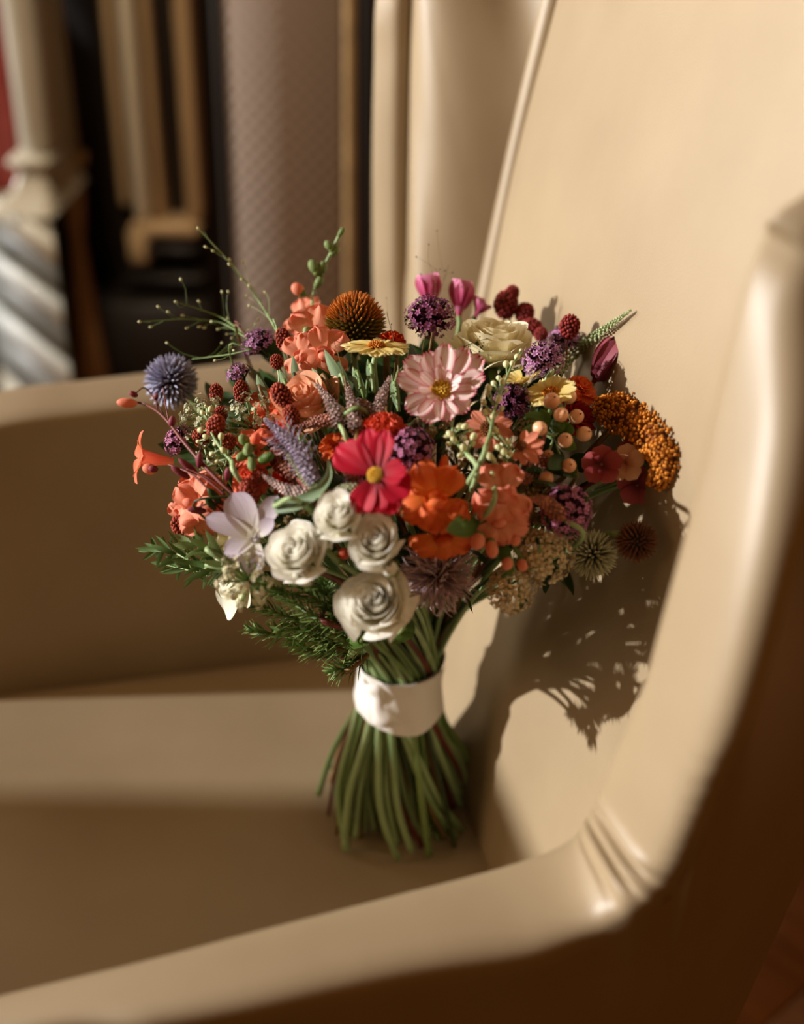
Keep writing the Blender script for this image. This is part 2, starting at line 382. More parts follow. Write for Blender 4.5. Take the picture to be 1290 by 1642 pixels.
# upholstered screen with a brass edge
YS = 1.02
def quilt():
    m, nt, b = _new('woven_fabric'); L = nt.links.new; N = nt.nodes.new
    tc = N('ShaderNodeTexCoord'); mp = N('ShaderNodeMapping'); mp.inputs['Rotation'].default_value = (0, 0, 0); L(tc.outputs['Object'], mp.inputs[0])
    sp = N('ShaderNodeSeparateXYZ'); L(mp.outputs[0], sp.inputs[0]); outs = []
    for ax in (0, 2):
        k = N('ShaderNodeMath'); k.operation = 'MULTIPLY'; k.inputs[1].default_value = 2 * PI / .021; L(sp.outputs[ax], k.inputs[0])
        q = N('ShaderNodeMath'); q.operation = 'SINE'; L(k.outputs[0], q.inputs[0]); outs.append(q.outputs[0])
    a = N('ShaderNodeMath'); a.operation = 'MULTIPLY'; L(outs[0], a.inputs[0]); L(outs[1], a.inputs[1])
    mr = N('ShaderNodeMapRange'); mr.inputs[1].default_value = -.6; mr.inputs[2].default_value = .8; L(a.outputs[0], mr.inputs[0])
    rp = _ramp(nt, [(0, (112, 98, 88)), (1, (152, 134, 120))]); L(mr.outputs[0], rp.inputs[0]); L(rp.outputs[0], b.inputs['Base Color'])
    b.inputs['Roughness'].default_value = .8
    bp = N('ShaderNodeBump'); bp.inputs['Strength'].default_value = .4; bp.inputs['Distance'].default_value = .003; L(a.outputs[0], bp.inputs['Height']); L(bp.outputs[0], b.inputs['Normal'])
    return m
FAB = quilt()
x0, x1 = aty(366, 250, YS)[0], aty(551, 250, YS)[0]; sE = depth(aty(560, 250, YS)) / F
t = thing('fabric_screen', 'grey brown diamond woven fabric screen with brass edge behind the armchair', 'screen', ((x0 + x1) / 2, YS + .02, FL))
part('fabric_panel', box(x0, x1, YS, YS + .03, FL + .05, 1.35, .008), FAB, t, smooth=False)
part('brass_edge', box(x1 + .001, x1 + 20 * sE, YS - .006, YS + .036, FL, 1.35, .004), BRASS, t, smooth=False)
part('dark_edge', box(x1 + 21 * sE, x1 + 62 * sE, YS + .012, YS + .05, FL, 1.35, .004), D_wood, t, smooth=False)
part('side_rail', box(x0 - .012, x0 - .001, YS - .002, YS + .036, FL, 1.35, .003), D_wood, t, smooth=False)
part('foot_rail', box(x0, x1, YS + .002, YS + .03, FL, FL + .049, .004), D_wood, t, smooth=False)

# ------------------------------------------------------------------ armchair
chair = thing('armchair', 'large cream leather wing armchair holding the bouquet', 'armchair', ch(-.12, -.03, FL))
def lofted(C0, C1, nv, bulge=None):
    """ruled surface between two curves, bulge adds a curve in between"""
    n = len(C0); t = np.linspace(0, 1, nv)[:, None, None]
    P = C0[None] * (1 - t) + C1[None] * t
    if bulge is not None: P = (1 - t) ** 2 * C0[None] + 2 * t * (1 - t) * bulge[None] + t ** 2 * C1[None]
    uv = np.stack([np.tile(np.linspace(0, 1, n), nv), np.repeat(np.linspace(0, 1, nv), n)], 1)
    return P.reshape(-1, 3), gridf(n, nv), uv
NS = 560
# near side -------------------------------------------------------
pe = A([.077, -.237, .21])
def wI(px, py): return apl(px, py, pe, (1, 0, -.17))
def wO(px, py): return apl(px, py, pe + A([.022, 0, 0]), (1, 0, -.17))
nI = [ch(-.47, -.235, .125), ch(-.36, -.245, .155), atz(0, 1592, .175), atz(230, 1535, .186), atz(430, 1481, .193), atz(650, 1424, .199), atz(800, 1384, .204), atz(890, 1352, .21),
      wI(930, 1318), wI(958, 1255), wI(995, 1166), wI(1031, 1076), wI(1054, 990), wI(1105, 800), wI(1150, 600), wI(1195, 440), wI(1222, 372), wI(1246, 338)]
tI = nI[-1]
nI += [tI + UC * .04 + ZC * .022, tI + UC * .10 + ZC * .05, tI + UC * .15 + ZC * .085]
def ao_(px, py, z): return atz(px, py, z)
nO = [ch(-.47, -.31, .125), ch(-.36, -.315, .16), ao_(20, 1692, .18), ao_(250, 1655, .189), ao_(450, 1620, .195), ao_(690, 1570, .199), ao_(860, 1541, .202), ao_(955, 1503, .209),
      ao_(1022, 1462, .224), wO(1072, 1418), wO(1104, 1362), wO(1135, 1286), wO(1190, 1150), wO(1250, 930), wO(1292, 700), wO(1312, 500), wO(1335, 432), wO(1352, 385)]
tO = nO[-1]
nO += [tO + UC * .05 + ZC * .03, tO + UC * .11 + ZC * .06, tO + UC * .16 + ZC * .095]
up, fw = ZC, -UC
nN = [unit(ZC - UC * .5), ZC, ZC, ZC, ZC, ZC, unit(ZC - UC * .1), unit(ZC - UC * .25), unit(ZC * .8 - UC * .7), unit(ZC * .5 - UC), unit(ZC * .25 - UC), -UC, -UC, -UC, -UC, unit(-UC + ZC * .1), unit(-UC + ZC * .35), unit(-UC + ZC), ZC, ZC, ZC]
# seam where wings meet the back, far side, and its mirror
pb = .066 * UC; nb = UC - .2 * ZC
seam = [ch(.062, .070, -.05), apl(735, 1132, pb, nb), apl(727, 1060, pb, nb), apl(728, 1000, pb, nb), ch(.085, .172, .11), ch(.105, .200, .20), apl(800, 465, pb, nb), apl(850, 230, pb, nb), apl(905, 0, pb, nb), ch(.183, .238, .58), ch(.205, .22, .68)]
def mir(p): v = p @ VC; return p + VC * (max(-.06 - v, -.235) - v)
seamN = [mir(p) for p in seam]
seamNn = [p + VC * .0 for p in seamN]
def side(I, O, N, Bin, Bout, h, wr_s=None, far=0.):
    I, O, N, Bin, Bout = (cr(x, NS) for x in (I, O, N, Bin, Bout))
    N /= np.linalg.norm(N, axis=1)[:, None]
    I, O = I - N * h * .75, O - N * h * .35
    nt_ = 19; th = np.linspace(0, PI, nt_)
    mid, hw = (I + O) / 2, (I - O) / 2
    c = np.sign(np.cos(th)) * np.abs(np.cos(th)) ** .6; s_ = np.sin(th) ** .55
    P = mid[None] + hw[None] * c[:, None, None] + N[None] * (h * s_)[:, None, None]
    if wr_s is not None:                                     # creases where the leather turns the corner
        S_, T_ = np.meshgrid(np.linspace(0, 1, NS), th / PI)
        for (s0, sl_, ws, am, t0, wt) in wr_s:
            e = np.exp(-((S_ - s0 - sl_ * (T_ - .3)) / (ws * (.35 + 1.1 * T_))) ** 2 - ((T_ - t0) / wt) ** 2)
            P += N[None] * (am * e)[:, :, None]
    uv = np.stack([np.tile(np.linspace(0, 1, NS), nt_), np.repeat(th / PI, NS)], 1)
    part('padded_rim', (P.reshape(-1, 3), gridf(NS, nt_), uv), LE, chair)
    kk = np.ones(141) / 141; Ns = np.stack([np.convolve(np.pad(N[:, i], 70, 'edge'), kk, 'valid') for i in range(3)], 1)
    wg = np.clip(-(N @ UC), 0, 1)[:, None] ** 2 * far
    ctl = (1 - wg) * (I * .75 + Bin * .25 - N * .03) + wg * ((I + Bin) / 2 - (UC + VC * .7) * .034)
    part('inner_panel', lofted(I, Bin, 18, ctl), LE, chair)
    part('outer_panel', lofted(O, Bout, 14, O * .7 + Bout * .3 - VC * .004 * (1 - 2 * far)), LE, chair)
    pipe = tube(O + N * .001 + (O - I) / np.linalg.norm(O - I, axis=1)[:, None] * .0005, .0022, 8)
    return pipe
nBin = [ch(-.47, -.215, -.05), ch(-.36, -.215, -.05), ch(-.24, -.215, -.05), ch(-.18, -.215, -.05), ch(-.12, -.215, -.05), ch(-.06, -.215, -.05), ch(-.02, -.212, -.05), ch(.01, -.20, -.05),
        ch(.03, -.18, -.05), ch(.055, -.155, -.05), ch(.064, -.135, -.05), seamN[1], seamN[3], seamN[4], seamN[5], seamN[6], seamN[7], seamN[8] * .8 + seamN[7] * .2, seamN[8], seamN[9], seamN[10]]
def rear(z, s): return ch(.134 + .17 * z, -.03 + s * .195, z)
nBout = [ch(-.46, -.29, -.34), ch(-.36, -.295, -.34), ch(-.24, -.295, -.34), ch(-.18, -.293, -.34), ch(-.12, -.29, -.34), ch(-.06, -.286, -.34), ch(-.01, -.28, -.34), ch(.03, -.27, -.34),
         ch(.06, -.255, -.34), ch(.08, -.24, -.34), rear(-.33, -1), rear(-.2, -1), rear(-.08, -1), rear(.05, -1), rear(.2, -1), rear(.32, -1), rear(.42, -1), rear(.5, -1), rear(.55, -1), rear(.6, -1), rear(.68, -1)]
WR = [(.407, -.010, .009, .0030, .5, .30), (.4165, .0, .0065, -.0030, .55, .28), (.424, .010, .0075, .0034, .6, .30), (.433, .022, .006, -.0026, .55, .26), (.441, .03, .008, .0022, .6, .3), (.393, -.02, .008, -.0016, .5, .3)]
WR += [(.47 + .0125 * i + .004 * math.sin(i * 7.3), .01, .0035, .0007 * (1 + .5 * math.sin(i * 3.1)), .86, .13) for i in range(9)]
side(nI, nO, nN, nBin, nBout, .014, WR)
# far side --------------------------------------------------------
fI = [ch(-.41, .222, .14), ch(-.34, .228, .178), ch(-.243, .232, .197), ch(-.18, .232, .201), ch(-.107, .234, .2035), ch(-.06, .238, .206), ch(-.03, .246, .207), ch(.0, .262, .212), ch(.022, .282, .224), ch(.036, .296, .25), ch(.043, .302, .29),
      apl(640, 400, .305 * VC, VC), apl(641, 250, .306 * VC, VC), apl(643, 100, .306 * VC, VC), apl(645, 0, .306 * VC, VC)]
ft = fI[-1]
fI += [ft + ZC * .06 + UC * .002, ft + ZC * .09 + UC * .02, ft + ZC * .11 + UC * .06, ft + ZC * .13 + UC * .10, ft + ZC * .15 + UC * .14]
fO = [p + VC * .055 for p in fI]
for i, (px, py) in ((11, (603, 400)), (12, (603, 250)), (13, (606, 100)), (14, (609, 0))): fO[i] = apl(px, py, .335 * VC, VC)
for i in (5, 6, 7): fO[i] = fI[i] + VC * (.055 - .004 * (i - 4)) - UC * .004
for i, (px, py) in ((8, (602, 574)), (9, (604, 532)), (10, (604, 470))): fO[i] = apl(px, py, .335 * VC, VC)
for i, (px, py, vv) in ((8, (640, 582, .298)), (9, (641, 536, .302)), (10, (641, 470, .305))): fI[i] = apl(px, py, vv * VC, VC)
fW = unit(-UC * .85 - VC * .35)
fN = [unit(ZC - UC * .5), ZC, ZC, ZC, ZC, ZC, unit(ZC - UC * .05), unit(ZC - UC * .25), unit(ZC * .7 + fW), unit(ZC * .2 + fW), fW, fW, fW, fW, fW, unit(fW + ZC * .3), unit(ZC - UC), ZC, ZC, ZC]
fBin = [ch(-.47, .198, -.05), ch(-.36, .198, -.05), ch(-.26, .198, -.05), ch(-.18, .198, -.05), ch(-.11, .198, -.05), ch(-.06, .195, -.05), ch(-.02, .188, -.05), ch(.015, .165, -.05), ch(.04, .13, -.05), ch(.058, .095, -.04)] + [seam[1], seam[2], seam[3], seam[4], seam[5], seam[6], seam[7], seam[8], seam[9], seam[10]]
fBout = [ch(-.46, .24, -.34), ch(-.36, .25, -.34), ch(-.24, .255, -.34), ch(-.18, .255, -.34), ch(-.11, .255, -.34), ch(-.06, .255, -.34), ch(-.01, .25, -.34), ch(.03, .235, -.34), ch(.06, .21, -.34), rear(-.33, 1), rear(-.2, 1), rear(-.05, 1), rear(.1, 1), rear(.25, 1), rear(.35, 1), rear(.42, 1), rear(.5, 1), rear(.55, 1), rear(.6, 1), rear(.68, 1)]
part('piping', side(fI, fO, fN, fBin, fBout, .012, None, 1.), LE, chair)
# back cushion between the two seams: convex, rolls in at the seams and at the foot
sL, sR = cr(seam, 60), cr(seamN, 60)
Vb = []
for i in range(60):
    t = np.linspace(0, 1, 41)
    e = np.clip((np.minimum(t, 1 - t) - .010) / .07, 0, 1); roll = np.sqrt(1 - (1 - e) ** 2)
    wdt = np.linalg.norm(sL[i] - sR[i]); z = sL[i][2]
    low = np.clip((z + .05) / .05, 0, 1); low = math.sqrt(1 - (1 - low) ** 2)
    bl = (-.030 + .043 * roll * low + (.009 + .012 * math.exp(-((z - .36) / .13) ** 2)) * (4 * t * (1 - t)) ** .8 * low)
    P = sL[i][None] * (1 - t[:, None]) + sR[i][None] * t[:, None] - (UC - .2 * ZC)[None] * bl[:, None]
    Vb.append(P)
Vb = A(Vb); ny, nx = Vb.shape[:2]
uvb = np.stack([np.tile(np.linspace(0, 1, nx), ny), np.repeat(np.linspace(0, 1, ny), nx)], 1)
part('back_cushion', (Vb.reshape(-1, 3), gridf(nx, ny), uvb), LE, chair)
part('seam_piping', tube(sL[1:] - UC * .008 - VC * .003, .0085, 14), LE, chair)
part('seam_piping', tube(sR[1:] - UC * .003 - VC * .004, .0035, 10), LE, chair)
# outer back and underside
bo = A([[rear(z, -1) * (1 - t) + rear(z, 1) * t + UC * .03 * 4 * t * (1 - t) for t in np.linspace(0, 1, 13)] for z in np.linspace(-.34, .70, 14)])
part('outer_back', (bo.reshape(-1, 3), gridf(13, 14), np.zeros((13 * 14, 2))), LE, chair)
tp = A([[cr([sL[-1], (sL[-1] + sR[-1]) / 2 - UC * .02, sR[-1]], 13)[k] * (1 - s) + bo[-1][12 - k] * s + ZC * .02 * math.sin(PI * s) for k in range(13)] for s in np.linspace(0, 1, 7)])
part('top_rail', (tp.reshape(-1, 3), gridf(13, 7), np.zeros((91, 2))), LE, chair)
# seat cushion: gently crowned, rolling down into the crevices
def seatf(u, v):
    uu = -.485 + (.575) * v; vv = u * .212 - .008
    ex = np.clip((1 - np.abs(u)) / .17, 0, 1); ey = np.clip(np.minimum(v / .09, (1 - v) / .05), 0, 1)
    rx, ry = np.sqrt(1 - (1 - ex) ** 2), np.sqrt(1 - (1 - ey) ** 2)
    z = -.042 + .042 * np.minimum(rx, 1) * ry - .004 * (u * u) 
    return UC[None] * uu[:, None] + VC[None] * vv[:, None] + ZC[None] * z[:, None]
part('seat_cushion', grid(seatf, 61, 61), LE, chair)
sf = A([[ch(-.485 + .0 * z, v * .212 - .008, z) for v in np.linspace(-1, 1, 9)] for z in (-.034, -.10, -.2, -.34)])
part('front_rail', (sf.reshape(-1, 3), gridf(9, 4), np.zeros((36, 2))), LE, chair)
part('under_frame', tf(box(-.46, .10, -.27, .25, -.345, -.325, .004), np.stack([UC, VC, ZC], 1)), D_wood, chair, smooth=False)
for u_, v_ in ((-.43, -.25), (-.43, .22), (.06, -.22), (.06, .19)):
    c = ch(u_, v_, 0)
    part('leg', lathe([(.012, FL), (.014, FL + .01), (.022, -.34)], c[0], c[1], 14), D_wood, chair)

# ------------------------------------------------------------------ bouquet: builders
EC, ER = A([.0, -.012, .262]), A([.152, .125, .088])
BIND = A([.000, .0, .105])
GRP = 'flowers of the hand-tied bouquet'
def back_gap(p):                                                     # clearance to the chair back
    v, z = p @ VC, p[2]
    vl = np.interp(z, [0, .05, .11, .2, .28, .48], [.083, .131, .172, .2, .214, .231]); vr = max(-.06 - vl, -.235)
    t = min(max((vl - v) / (vl - vr), 0), 1); bl = .013 + (.009 + .012 * math.exp(-((z - .36) / .13) ** 2)) * (4 * t * (1 - t)) ** .8
    return (.066 + .2 * z - bl * 1.03) - p @ UC
def P(px, py, off=0., r=0.):
    d = ray(px, py); o = (CAM - EC) / ER; k = d / ER
    a, b, c = k @ k, 2 * o @ k, o @ o - 1
    D = b * b - 4 * a * c
    t = (-b - math.sqrt(D)) / (2 * a) if D > 0 else -b / (2 * a)
    t -= off
    for _ in range(200):
        if back_gap(CAM + d * t) > r + .003: break
        t -= .003
    return CAM + d * t
def mpx(p, n): return n * depth(p) / F                              # n pixels at that distance, in metres
def outward(p, fc=None, k=.5):
    n = unit((p - EC) / ER ** 2)
    v = scr(fc) if fc is not None else unit(n + k * unit(CAM - p))
    return v
def petal(L, W, m=.62, tipw=0., cup=.12, bend=.3, ruf=0., tooth=0., base=.14, nu=7, nv=9, ph=0., pleat=0., nt=3):
    def fn(u, v):
        s = np.clip((v - m) / (1 - m), 0, 1)
        f = np.where(v < m, base + (1 - base) * np.sin(PI / 2 * np.clip(v / m, 0, 1)), np.sqrt(np.clip(1 - s * s * (1 - tipw * tipw), 0, 1)))
        b = bend if abs(bend) > 1e-3 else 1e-3
        x = u * W / 2 * f
        y = L * np.sin(b * v) / b; z = L * (1 - np.cos(b * v)) / b
        y = y - L * tooth * (.5 - .5 * np.cos(u * PI * nt)) * v ** 6 - L * .10 * tipw * u * u * v ** 4
        z = z + cup * W * u * u * f + ruf * L * v * v * np.sin(u * 4.2 + ph) + ruf * .6 * L * v ** 3 * np.sin(u * 9 + 2 * ph) + pleat * W * v * np.cos(u * PI * 3)
        return x, y, z
    return grid(fn, nu, nv)
def put(g, az, el, r0, z0, R, p):
    V = g[0]; c, s = math.cos(el), math.sin(el)
    y = V[:, 1] * c - V[:, 2] * s + r0; z = V[:, 1] * s + V[:, 2] * c + z0; x = V[:, 0]
    ca, sa = math.cos(az), math.sin(az)
    Q = np.stack([x * ca + y * sa, -x * sa + y * ca, z], 1)           # az clockwise from +y
    return (Q @ R.T + p, g[1], g[2])
def floret(n=5, L=1., W=.75, cup=.25):
    V = [(0, 0, 0)]; uv = [(.5, 0)]; Fq = []
    for i in range(n):
        a = 2 * PI * i / n; d = A([math.cos(a), math.sin(a), 0]); q = A([-math.sin(a), math.cos(a), 0])
        b = len(V)
        V += [tuple(d * .6 * L + q * W * .42 + A([0, 0, cup * .6])), tuple(d * L + A([0, 0, cup])), tuple(d * .6 * L - q * W * .42 + A([0, 0, cup * .6]))]
        uv += [(.5, .7), (.5, 1), (.5, .7)]; Fq.append((0, b + 2, b + 1, b))
    return A(V, float), A(Fq), A(uv, float)
def spike(k=4, r0=1., rm=1.2, h=1.):
    """a little tapering spike along +z"""
    return tube(A([[0, 0, 0], [0, 0, .45 * h], [0, 0, h]]), A([r0, rm, r0 * .18]), k, False)
FLOR, FLOR4, FLOR6 = floret(), floret(4, 1, .9), floret(6, 1, .6, .1)
BUD = ball(.5, .5, .6, 6, 5)
SPK = spike()

# stems: every flower owns one, bound in a spiral, splayed on the seat
_used = []
_slots = [(.026 * math.sqrt((i + .5) / 150), i * 2.39996) for i in range(150)]
STEMC = {'g': ((84, 110, 50), (128, 150, 86)), 'l': ((116, 142, 88), (158, 178, 126)), 'b': ((92, 66, 32), (128, 98, 52)), 'r': ((82, 34, 28), (122, 54, 44)), 'd': ((38, 52, 24), (64, 80, 38))}
def smat(k): return solid('stem_' + k, STEMC[k][0], STEMC[k][1], rough=.5, scale=40, stretch=(1, 1, .2), bump=.1)
def stem_path(b, n, r=.0018, bow=.03):
    az = math.atan2(b[1] - BIND[1], b[0] - BIND[0])
    rad = np.hypot(b[0] - BIND[0], b[1] - BIND[1])
    want = (min(.024, .006 + rad * .14), az + 1.2)
    wp = A([want[0] * math.cos(want[1]), want[0] * math.sin(want[1])])
    best = min((s for s in range(len(_slots)) if s not in _used), key=lambda s: (_slots[s][0] * math.cos(_slots[s][1]) - wp[0]) ** 2 + (_slots[s][0] * math.sin(_slots[s][1]) - wp[1]) ** 2)
    _used.append(best); rr, th = _slots[best]
    q = lambda R_, t_, z_: A([BIND[0] + R_ * math.cos(t_), BIND[1] + R_ * math.sin(t_), z_])
    re = rr * 1.95 + .003
    ze = .0015 + r * .7 + (.004 if len(_used) % 5 == 2 else 0.)
    jt = .42 * math.sin(len(_used) * 12.9898); re = re * (1 + .10 * math.sin(len(_used) * 4.13))
    pts = [b, b - n * bow * .5 * min(1, rad / .05 + .4), (b - n * bow) * .55 + q(rr * 1.3, th - .3, .16) * .45, q(rr, th, .125), q(rr, th + .1, .09), q(re * .82, th + .30 + jt * .6, .04), q(re, th + .50 + jt, ze)]
    return pts
_srg = random.Random(5)
def stem(t, b, n, r=.0018, col='g', bow=.03, name='stem', thick=None):
    rl = max(r, _srg.choice([.0012, .0015, .0019, .0022, .0026])); col2 = _srg.choice('gggllllbbbrdd') if col in 'gd' else col
    pts = stem_path(b, n, rl, bow); C = cr(pts, 40)
    rad = np.interp(np.linspace(0, 1, 40), [0, .35, .6, 1], [r, r, rl, rl * 1.05])
    if _srg.random() < .4:                                            # a node on some of the stems
        k = _srg.randint(26, 35); rad = rad * (1 + .3 * np.exp(-((np.arange(40) - k) / .8) ** 2))
    s_ = part(name, tube(C, rad, 8), smat(col2), t); return C
def leaf_geo(b, tip, w, nrm, arch=.0, fold=.25, m=.42, nv=11, nu=5, serr=0., twist=0.):
    b, tip = A(b, float), A(tip, float); L = np.linalg.norm(tip - b); y = (tip - b) / L
    x = unit(np.cross(y, A(nrm, float))); z = np.cross(x, y)
    def fn(u, v):
        f = np.where(v < m, np.sin(PI / 2 * np.clip(v / m, 0, 1)) ** .8, np.cos(PI / 2 * np.clip((v - m) / (1 - m), 0, 1)) ** .75)
        f = np.maximum(f, .04); f = f * (1 + serr * np.abs(np.sin(v * 40)) * np.abs(u) ** 3)
        a = twist * v; ux = u * w / 2 * f; zz = -fold * np.abs(ux)
        xx, zz = ux * np.cos(a) - zz * np.sin(a), ux * np.sin(a) + zz * np.cos(a)
        return b[None] + np.outer(xx, x) + np.outer(L * v, y) + np.outer(zz + arch * L * np.sin(PI * v), z)
    return grid(fn, nu, nv)
LEAFG = petal_mat('leaf_green', (58, 84, 34), (78, 108, 44), (92, 122, 54), tr=.2, streak=.2, rough=.45, scale=5)
LEAFD = petal_mat('leaf_dark', (34, 52, 20), (48, 70, 28), (58, 82, 34), tr=.15, streak=.2, rough=.45, scale=5)
LEAFL = petal_mat('leaf_pale', (104, 128, 74), (128, 150, 92), (140, 160, 100), tr=.22, streak=.15, rough=.5, scale=5)
LEAFB = petal_mat('leaf_blue', (104, 126, 92), (124, 146, 110), (138, 158, 122), tr=.15, streak=.1, rough=.5, scale=5)
SEPAL = petal_mat('sepal_green', (96, 116, 58), (120, 142, 74), (140, 156, 92), tr=.15, rough=.5)

# --- rose: nested shells of cupped petals
ROSEW = lambda: petal_mat('ivory_petal', (228, 222, 168), (246, 243, 224), (252, 250, 242), tr=.34, streak=.05, rough=.5, scale=4)
def rose(px, py, rp, label, fc=None, off=0., n=30, mat=None, name='spray_rose', cat='rose', openk=1., col='g', hk=1., outer=None, leaves=True, seed=0):
    rg = np.random.default_rng(seed + px); p0 = P(px, py, off); r = mpx(p0, rp); p0 = P(px, py, off, r * .8); d = outward(p0, fc); R = frame(d, rg.uniform(0, 6))
    mat = mat or ROSEW()
    t = thing(name, label, cat, p0 - d * r * .55, GRP)
    for k in range(n):
        q = k / (n - 1); ph0 = k * 2.39996 + rg.normal(0, .12)
        rm = (.04 + .83 * q ** .95 * openk); dl = 1.35 - .60 * q; zt = (.44 + .10 * math.sin(q * PI) - .44 * q ** 2.2) * hk + rg.normal(0, .025)
        fl = (.03 + .17 * q ** 1.5) * openk; w1 = rg.normal(0, 1); w2 = rg.uniform(0, 6)
        def fn(u, v):
            ph = ph0 + dl * u * (.45 + .55 * np.sin(PI / 2 * np.clip(v * 1.35, 0, 1)))
            e = np.abs(u) ** 2.6
            ztip = zt - .22 * e * (.5 + q) - .05 * q * np.abs(np.abs(u) - .0) ** 1 * 0
            r_ = (1 - v) ** 2 * .12 + 2 * v * (1 - v) * (rm * 1.06 + .05) + v * v * rm
            z_ = (1 - v) ** 2 * -.5 + 2 * v * (1 - v) * (-.42 + .25 * (1 - q)) + v * v * ztip
            lip = np.clip((v - .72) / .28, 0, 1) ** 2
            r_ = r_ + fl * lip * (1 + .35 * np.sin(3 * u + w2)) + .045 * u * (1 - .4 * q) + .045 * q * w1
            z_ = z_ - lip * fl * .28 + .03 * np.sin(4 * u + w2) * v * v * (.4 + q)
            tip = np.exp(-(u / .22) ** 2) * lip * .05 * q; r_ = r_ + tip
            return r_ * np.cos(ph) * r, r_ * np.sin(ph) * r, z_ * r
        g = grid(fn, 13, 11); part('petal', tf(g, R, p0), mat, t)
    # hip and sepals
    part('calyx', tf(ball(.2 * r, .2 * r, .24 * r, 10, 7), R, p0 - d * r * .58), SEPAL, t)
    for i in range(5):
        part('sepal', put(petal(r * .75, r * .22, m=.3, bend=-.9, cup=.1, nu=3, nv=6), i * 1.2566, -.15, r * .1, -r * .52, R, p0), SEPAL, t)
    stem(t, p0 - d * r * .78, d, .0016, col); return t
def rosebud(px, py, rp, label, fc, off=0., mat=None, name='rose_bud', openk=.5):
    p0 = P(px, py, off); r = mpx(p0, rp); d = outward(p0, fc); R = frame(d, px * .37); mat = mat or ROSEW()
    t = thing(name, label, 'rose bud', p0 - d * r, GRP)
    for k in range(8):
        q = k / 7; ph0 = k * 2.39996
        def fn(u, v):
            ph = ph0 + (1.5 - .5 * q) * u
            r_ = (.1 + .55 * np.sin(PI * np.clip(v * .78 + .06, 0, 1)) * (.5 + .5 * q) + .18 * openk * q * np.clip((v - .7) / .3, 0, 1) ** 2 + .05 * u)
            z_ = -.8 + (1.75 - .45 * q) * v - .2 * np.abs(u) ** 2.5 * v
            return r_ * np.cos(ph) * r, r_ * np.sin(ph) * r, z_ * r
        part('petal', tf(grid(fn, 9, 9), R, p0), mat, t)
    for i in range(5):
        part('sepal', put(petal(r * 1.5, r * .62, m=.35, bend=.9, cup=.25, nu=5, nv=7), i * 1.2566 + .3, .62, r * .12, -r * .9, R, p0), SEPAL, t)
    part('calyx', tf(ball(.26 * r, .26 * r, .3 * r, 8, 6), R, p0 - d * r * .95), SEPAL, t)
    stem(t, p0 - d * r * 1.15, d, .0013, 'g'); return t
# --- open daisies: list of (angle deg, length px, width px, lift)
def daisy(px, py, label, pts, mat, fc, cen, off=0., name='cosmos', cat='cosmos', pk=dict(), csz=12, col='g', cmat=None, ring=None, n_st=60, cm2=None):
    p0 = P(px, py, off); d = outward(p0, fc); R = frame(d); s = mpx(p0, 1)
    R = R.copy(); up_ = M[:, 1] - d * d.dot(M[:, 1]); yv = unit(up_); R = np.stack([np.cross(yv, d), yv, d], 1)
    t = thing(name, label, cat, p0 - d * .006, GRP)
    for i, (a, L, W, el) in enumerate(pts):
        kw = dict(m=.68, tipw=.42, cup=.10, bend=-.25, tooth=.05, pleat=.02, nu=13, nv=11, ph=i * 1.7); kw.update(pk)
        part('petal', put(petal(L * s, W * s, **kw), math.radians(90 - a), el, csz * s * .35, -.0006 * (i % 3), R, p0), mat, t)
    c = csz * s
    part('flower_centre', tf(ball(c, c, c * .45, 14, 8), R, p0 + d * c * .1), cm2 or solid('centre_' + cen, {'yellow': (226, 180, 50), 'brown': (120, 70, 30), 'orange': (190, 100, 30), 'green': (120, 120, 50)}[cen], rough=.8, scale=300), t)
    D = fib(n_st, .1); Rl = A([R @ frame(q, ref=(.1, .3, .9)) for q in D])
    Rl = Rl * c * .14; Rl[:, :, 2] *= 2.6
    part('stamens', inst(SPK, Rl, p0 + d * c * .05 + (D * A([c, c, c * .5])) @ R.T, rng.uniform(0, 1, n_st)), cmat or grain_mat('stamen_' + cen, *{'yellow': ((190, 130, 30), (240, 205, 80)), 'brown': ((90, 50, 20), (150, 90, 40)), 'orange': ((150, 70, 20), (230, 150, 50)), 'green': ((110, 110, 50), (190, 180, 90))}[cen]), t, 'stuff')
    for i in range(7):
        part('sepal', put(petal(c * 1.6, c * .7, m=.4, bend=.2, nu=3, nv=5), i * .9, .05, c * .2, -.0025, R, p0), SEPAL, t)
    stem(t, p0 - d * .003, d, .0014, col); return t
# --- many-petalled ruffled heads (marigold, carnation, zinnia)
def pompon(px, py, rp, label, mat, fc=None, off=0., n=44, name='marigold', cat='marigold', flat=.55, ruf=.12, col='g', el0=1.45, el1=-.1, tooth=.06, wk=.62, seed=1):
    rg = np.random.default_rng(px + seed); p0 = P(px, py, off); r = mpx(p0, rp); p0 = P(px, py, off, r * .6); d = outward(p0, fc); R = frame(d, 1.)
    t = thing(name, label, cat, p0 - d * r * .4, GRP)
    for k in range(n):
        q = ((k + .5) / n) ** .7; el = el0 + (el1 - el0) * q
        L = r * (.45 + .45 * q) ; W = r * wk * (.6 + .5 * q)
        part('petal', put(petal(L, W, m=.7, tipw=.55, cup=.05, bend=.5 - .9 * q, ruf=ruf, tooth=tooth, base=.3, nu=9, nv=7, ph=rg.uniform(0, 6), nt=4), k * 2.39996 + rg.normal(0, .1), el + rg.normal(0, .08), r * .12 * q, -r * flat * .35 * q, R, p0), mat, t)
    part('calyx', tf(ball(.32 * r, .32 * r, .34 * r, 10, 7), R, p0 - d * r * .3), SEPAL, t)
    stem(t, p0 - d * r * .5, d, .0018, col); return t
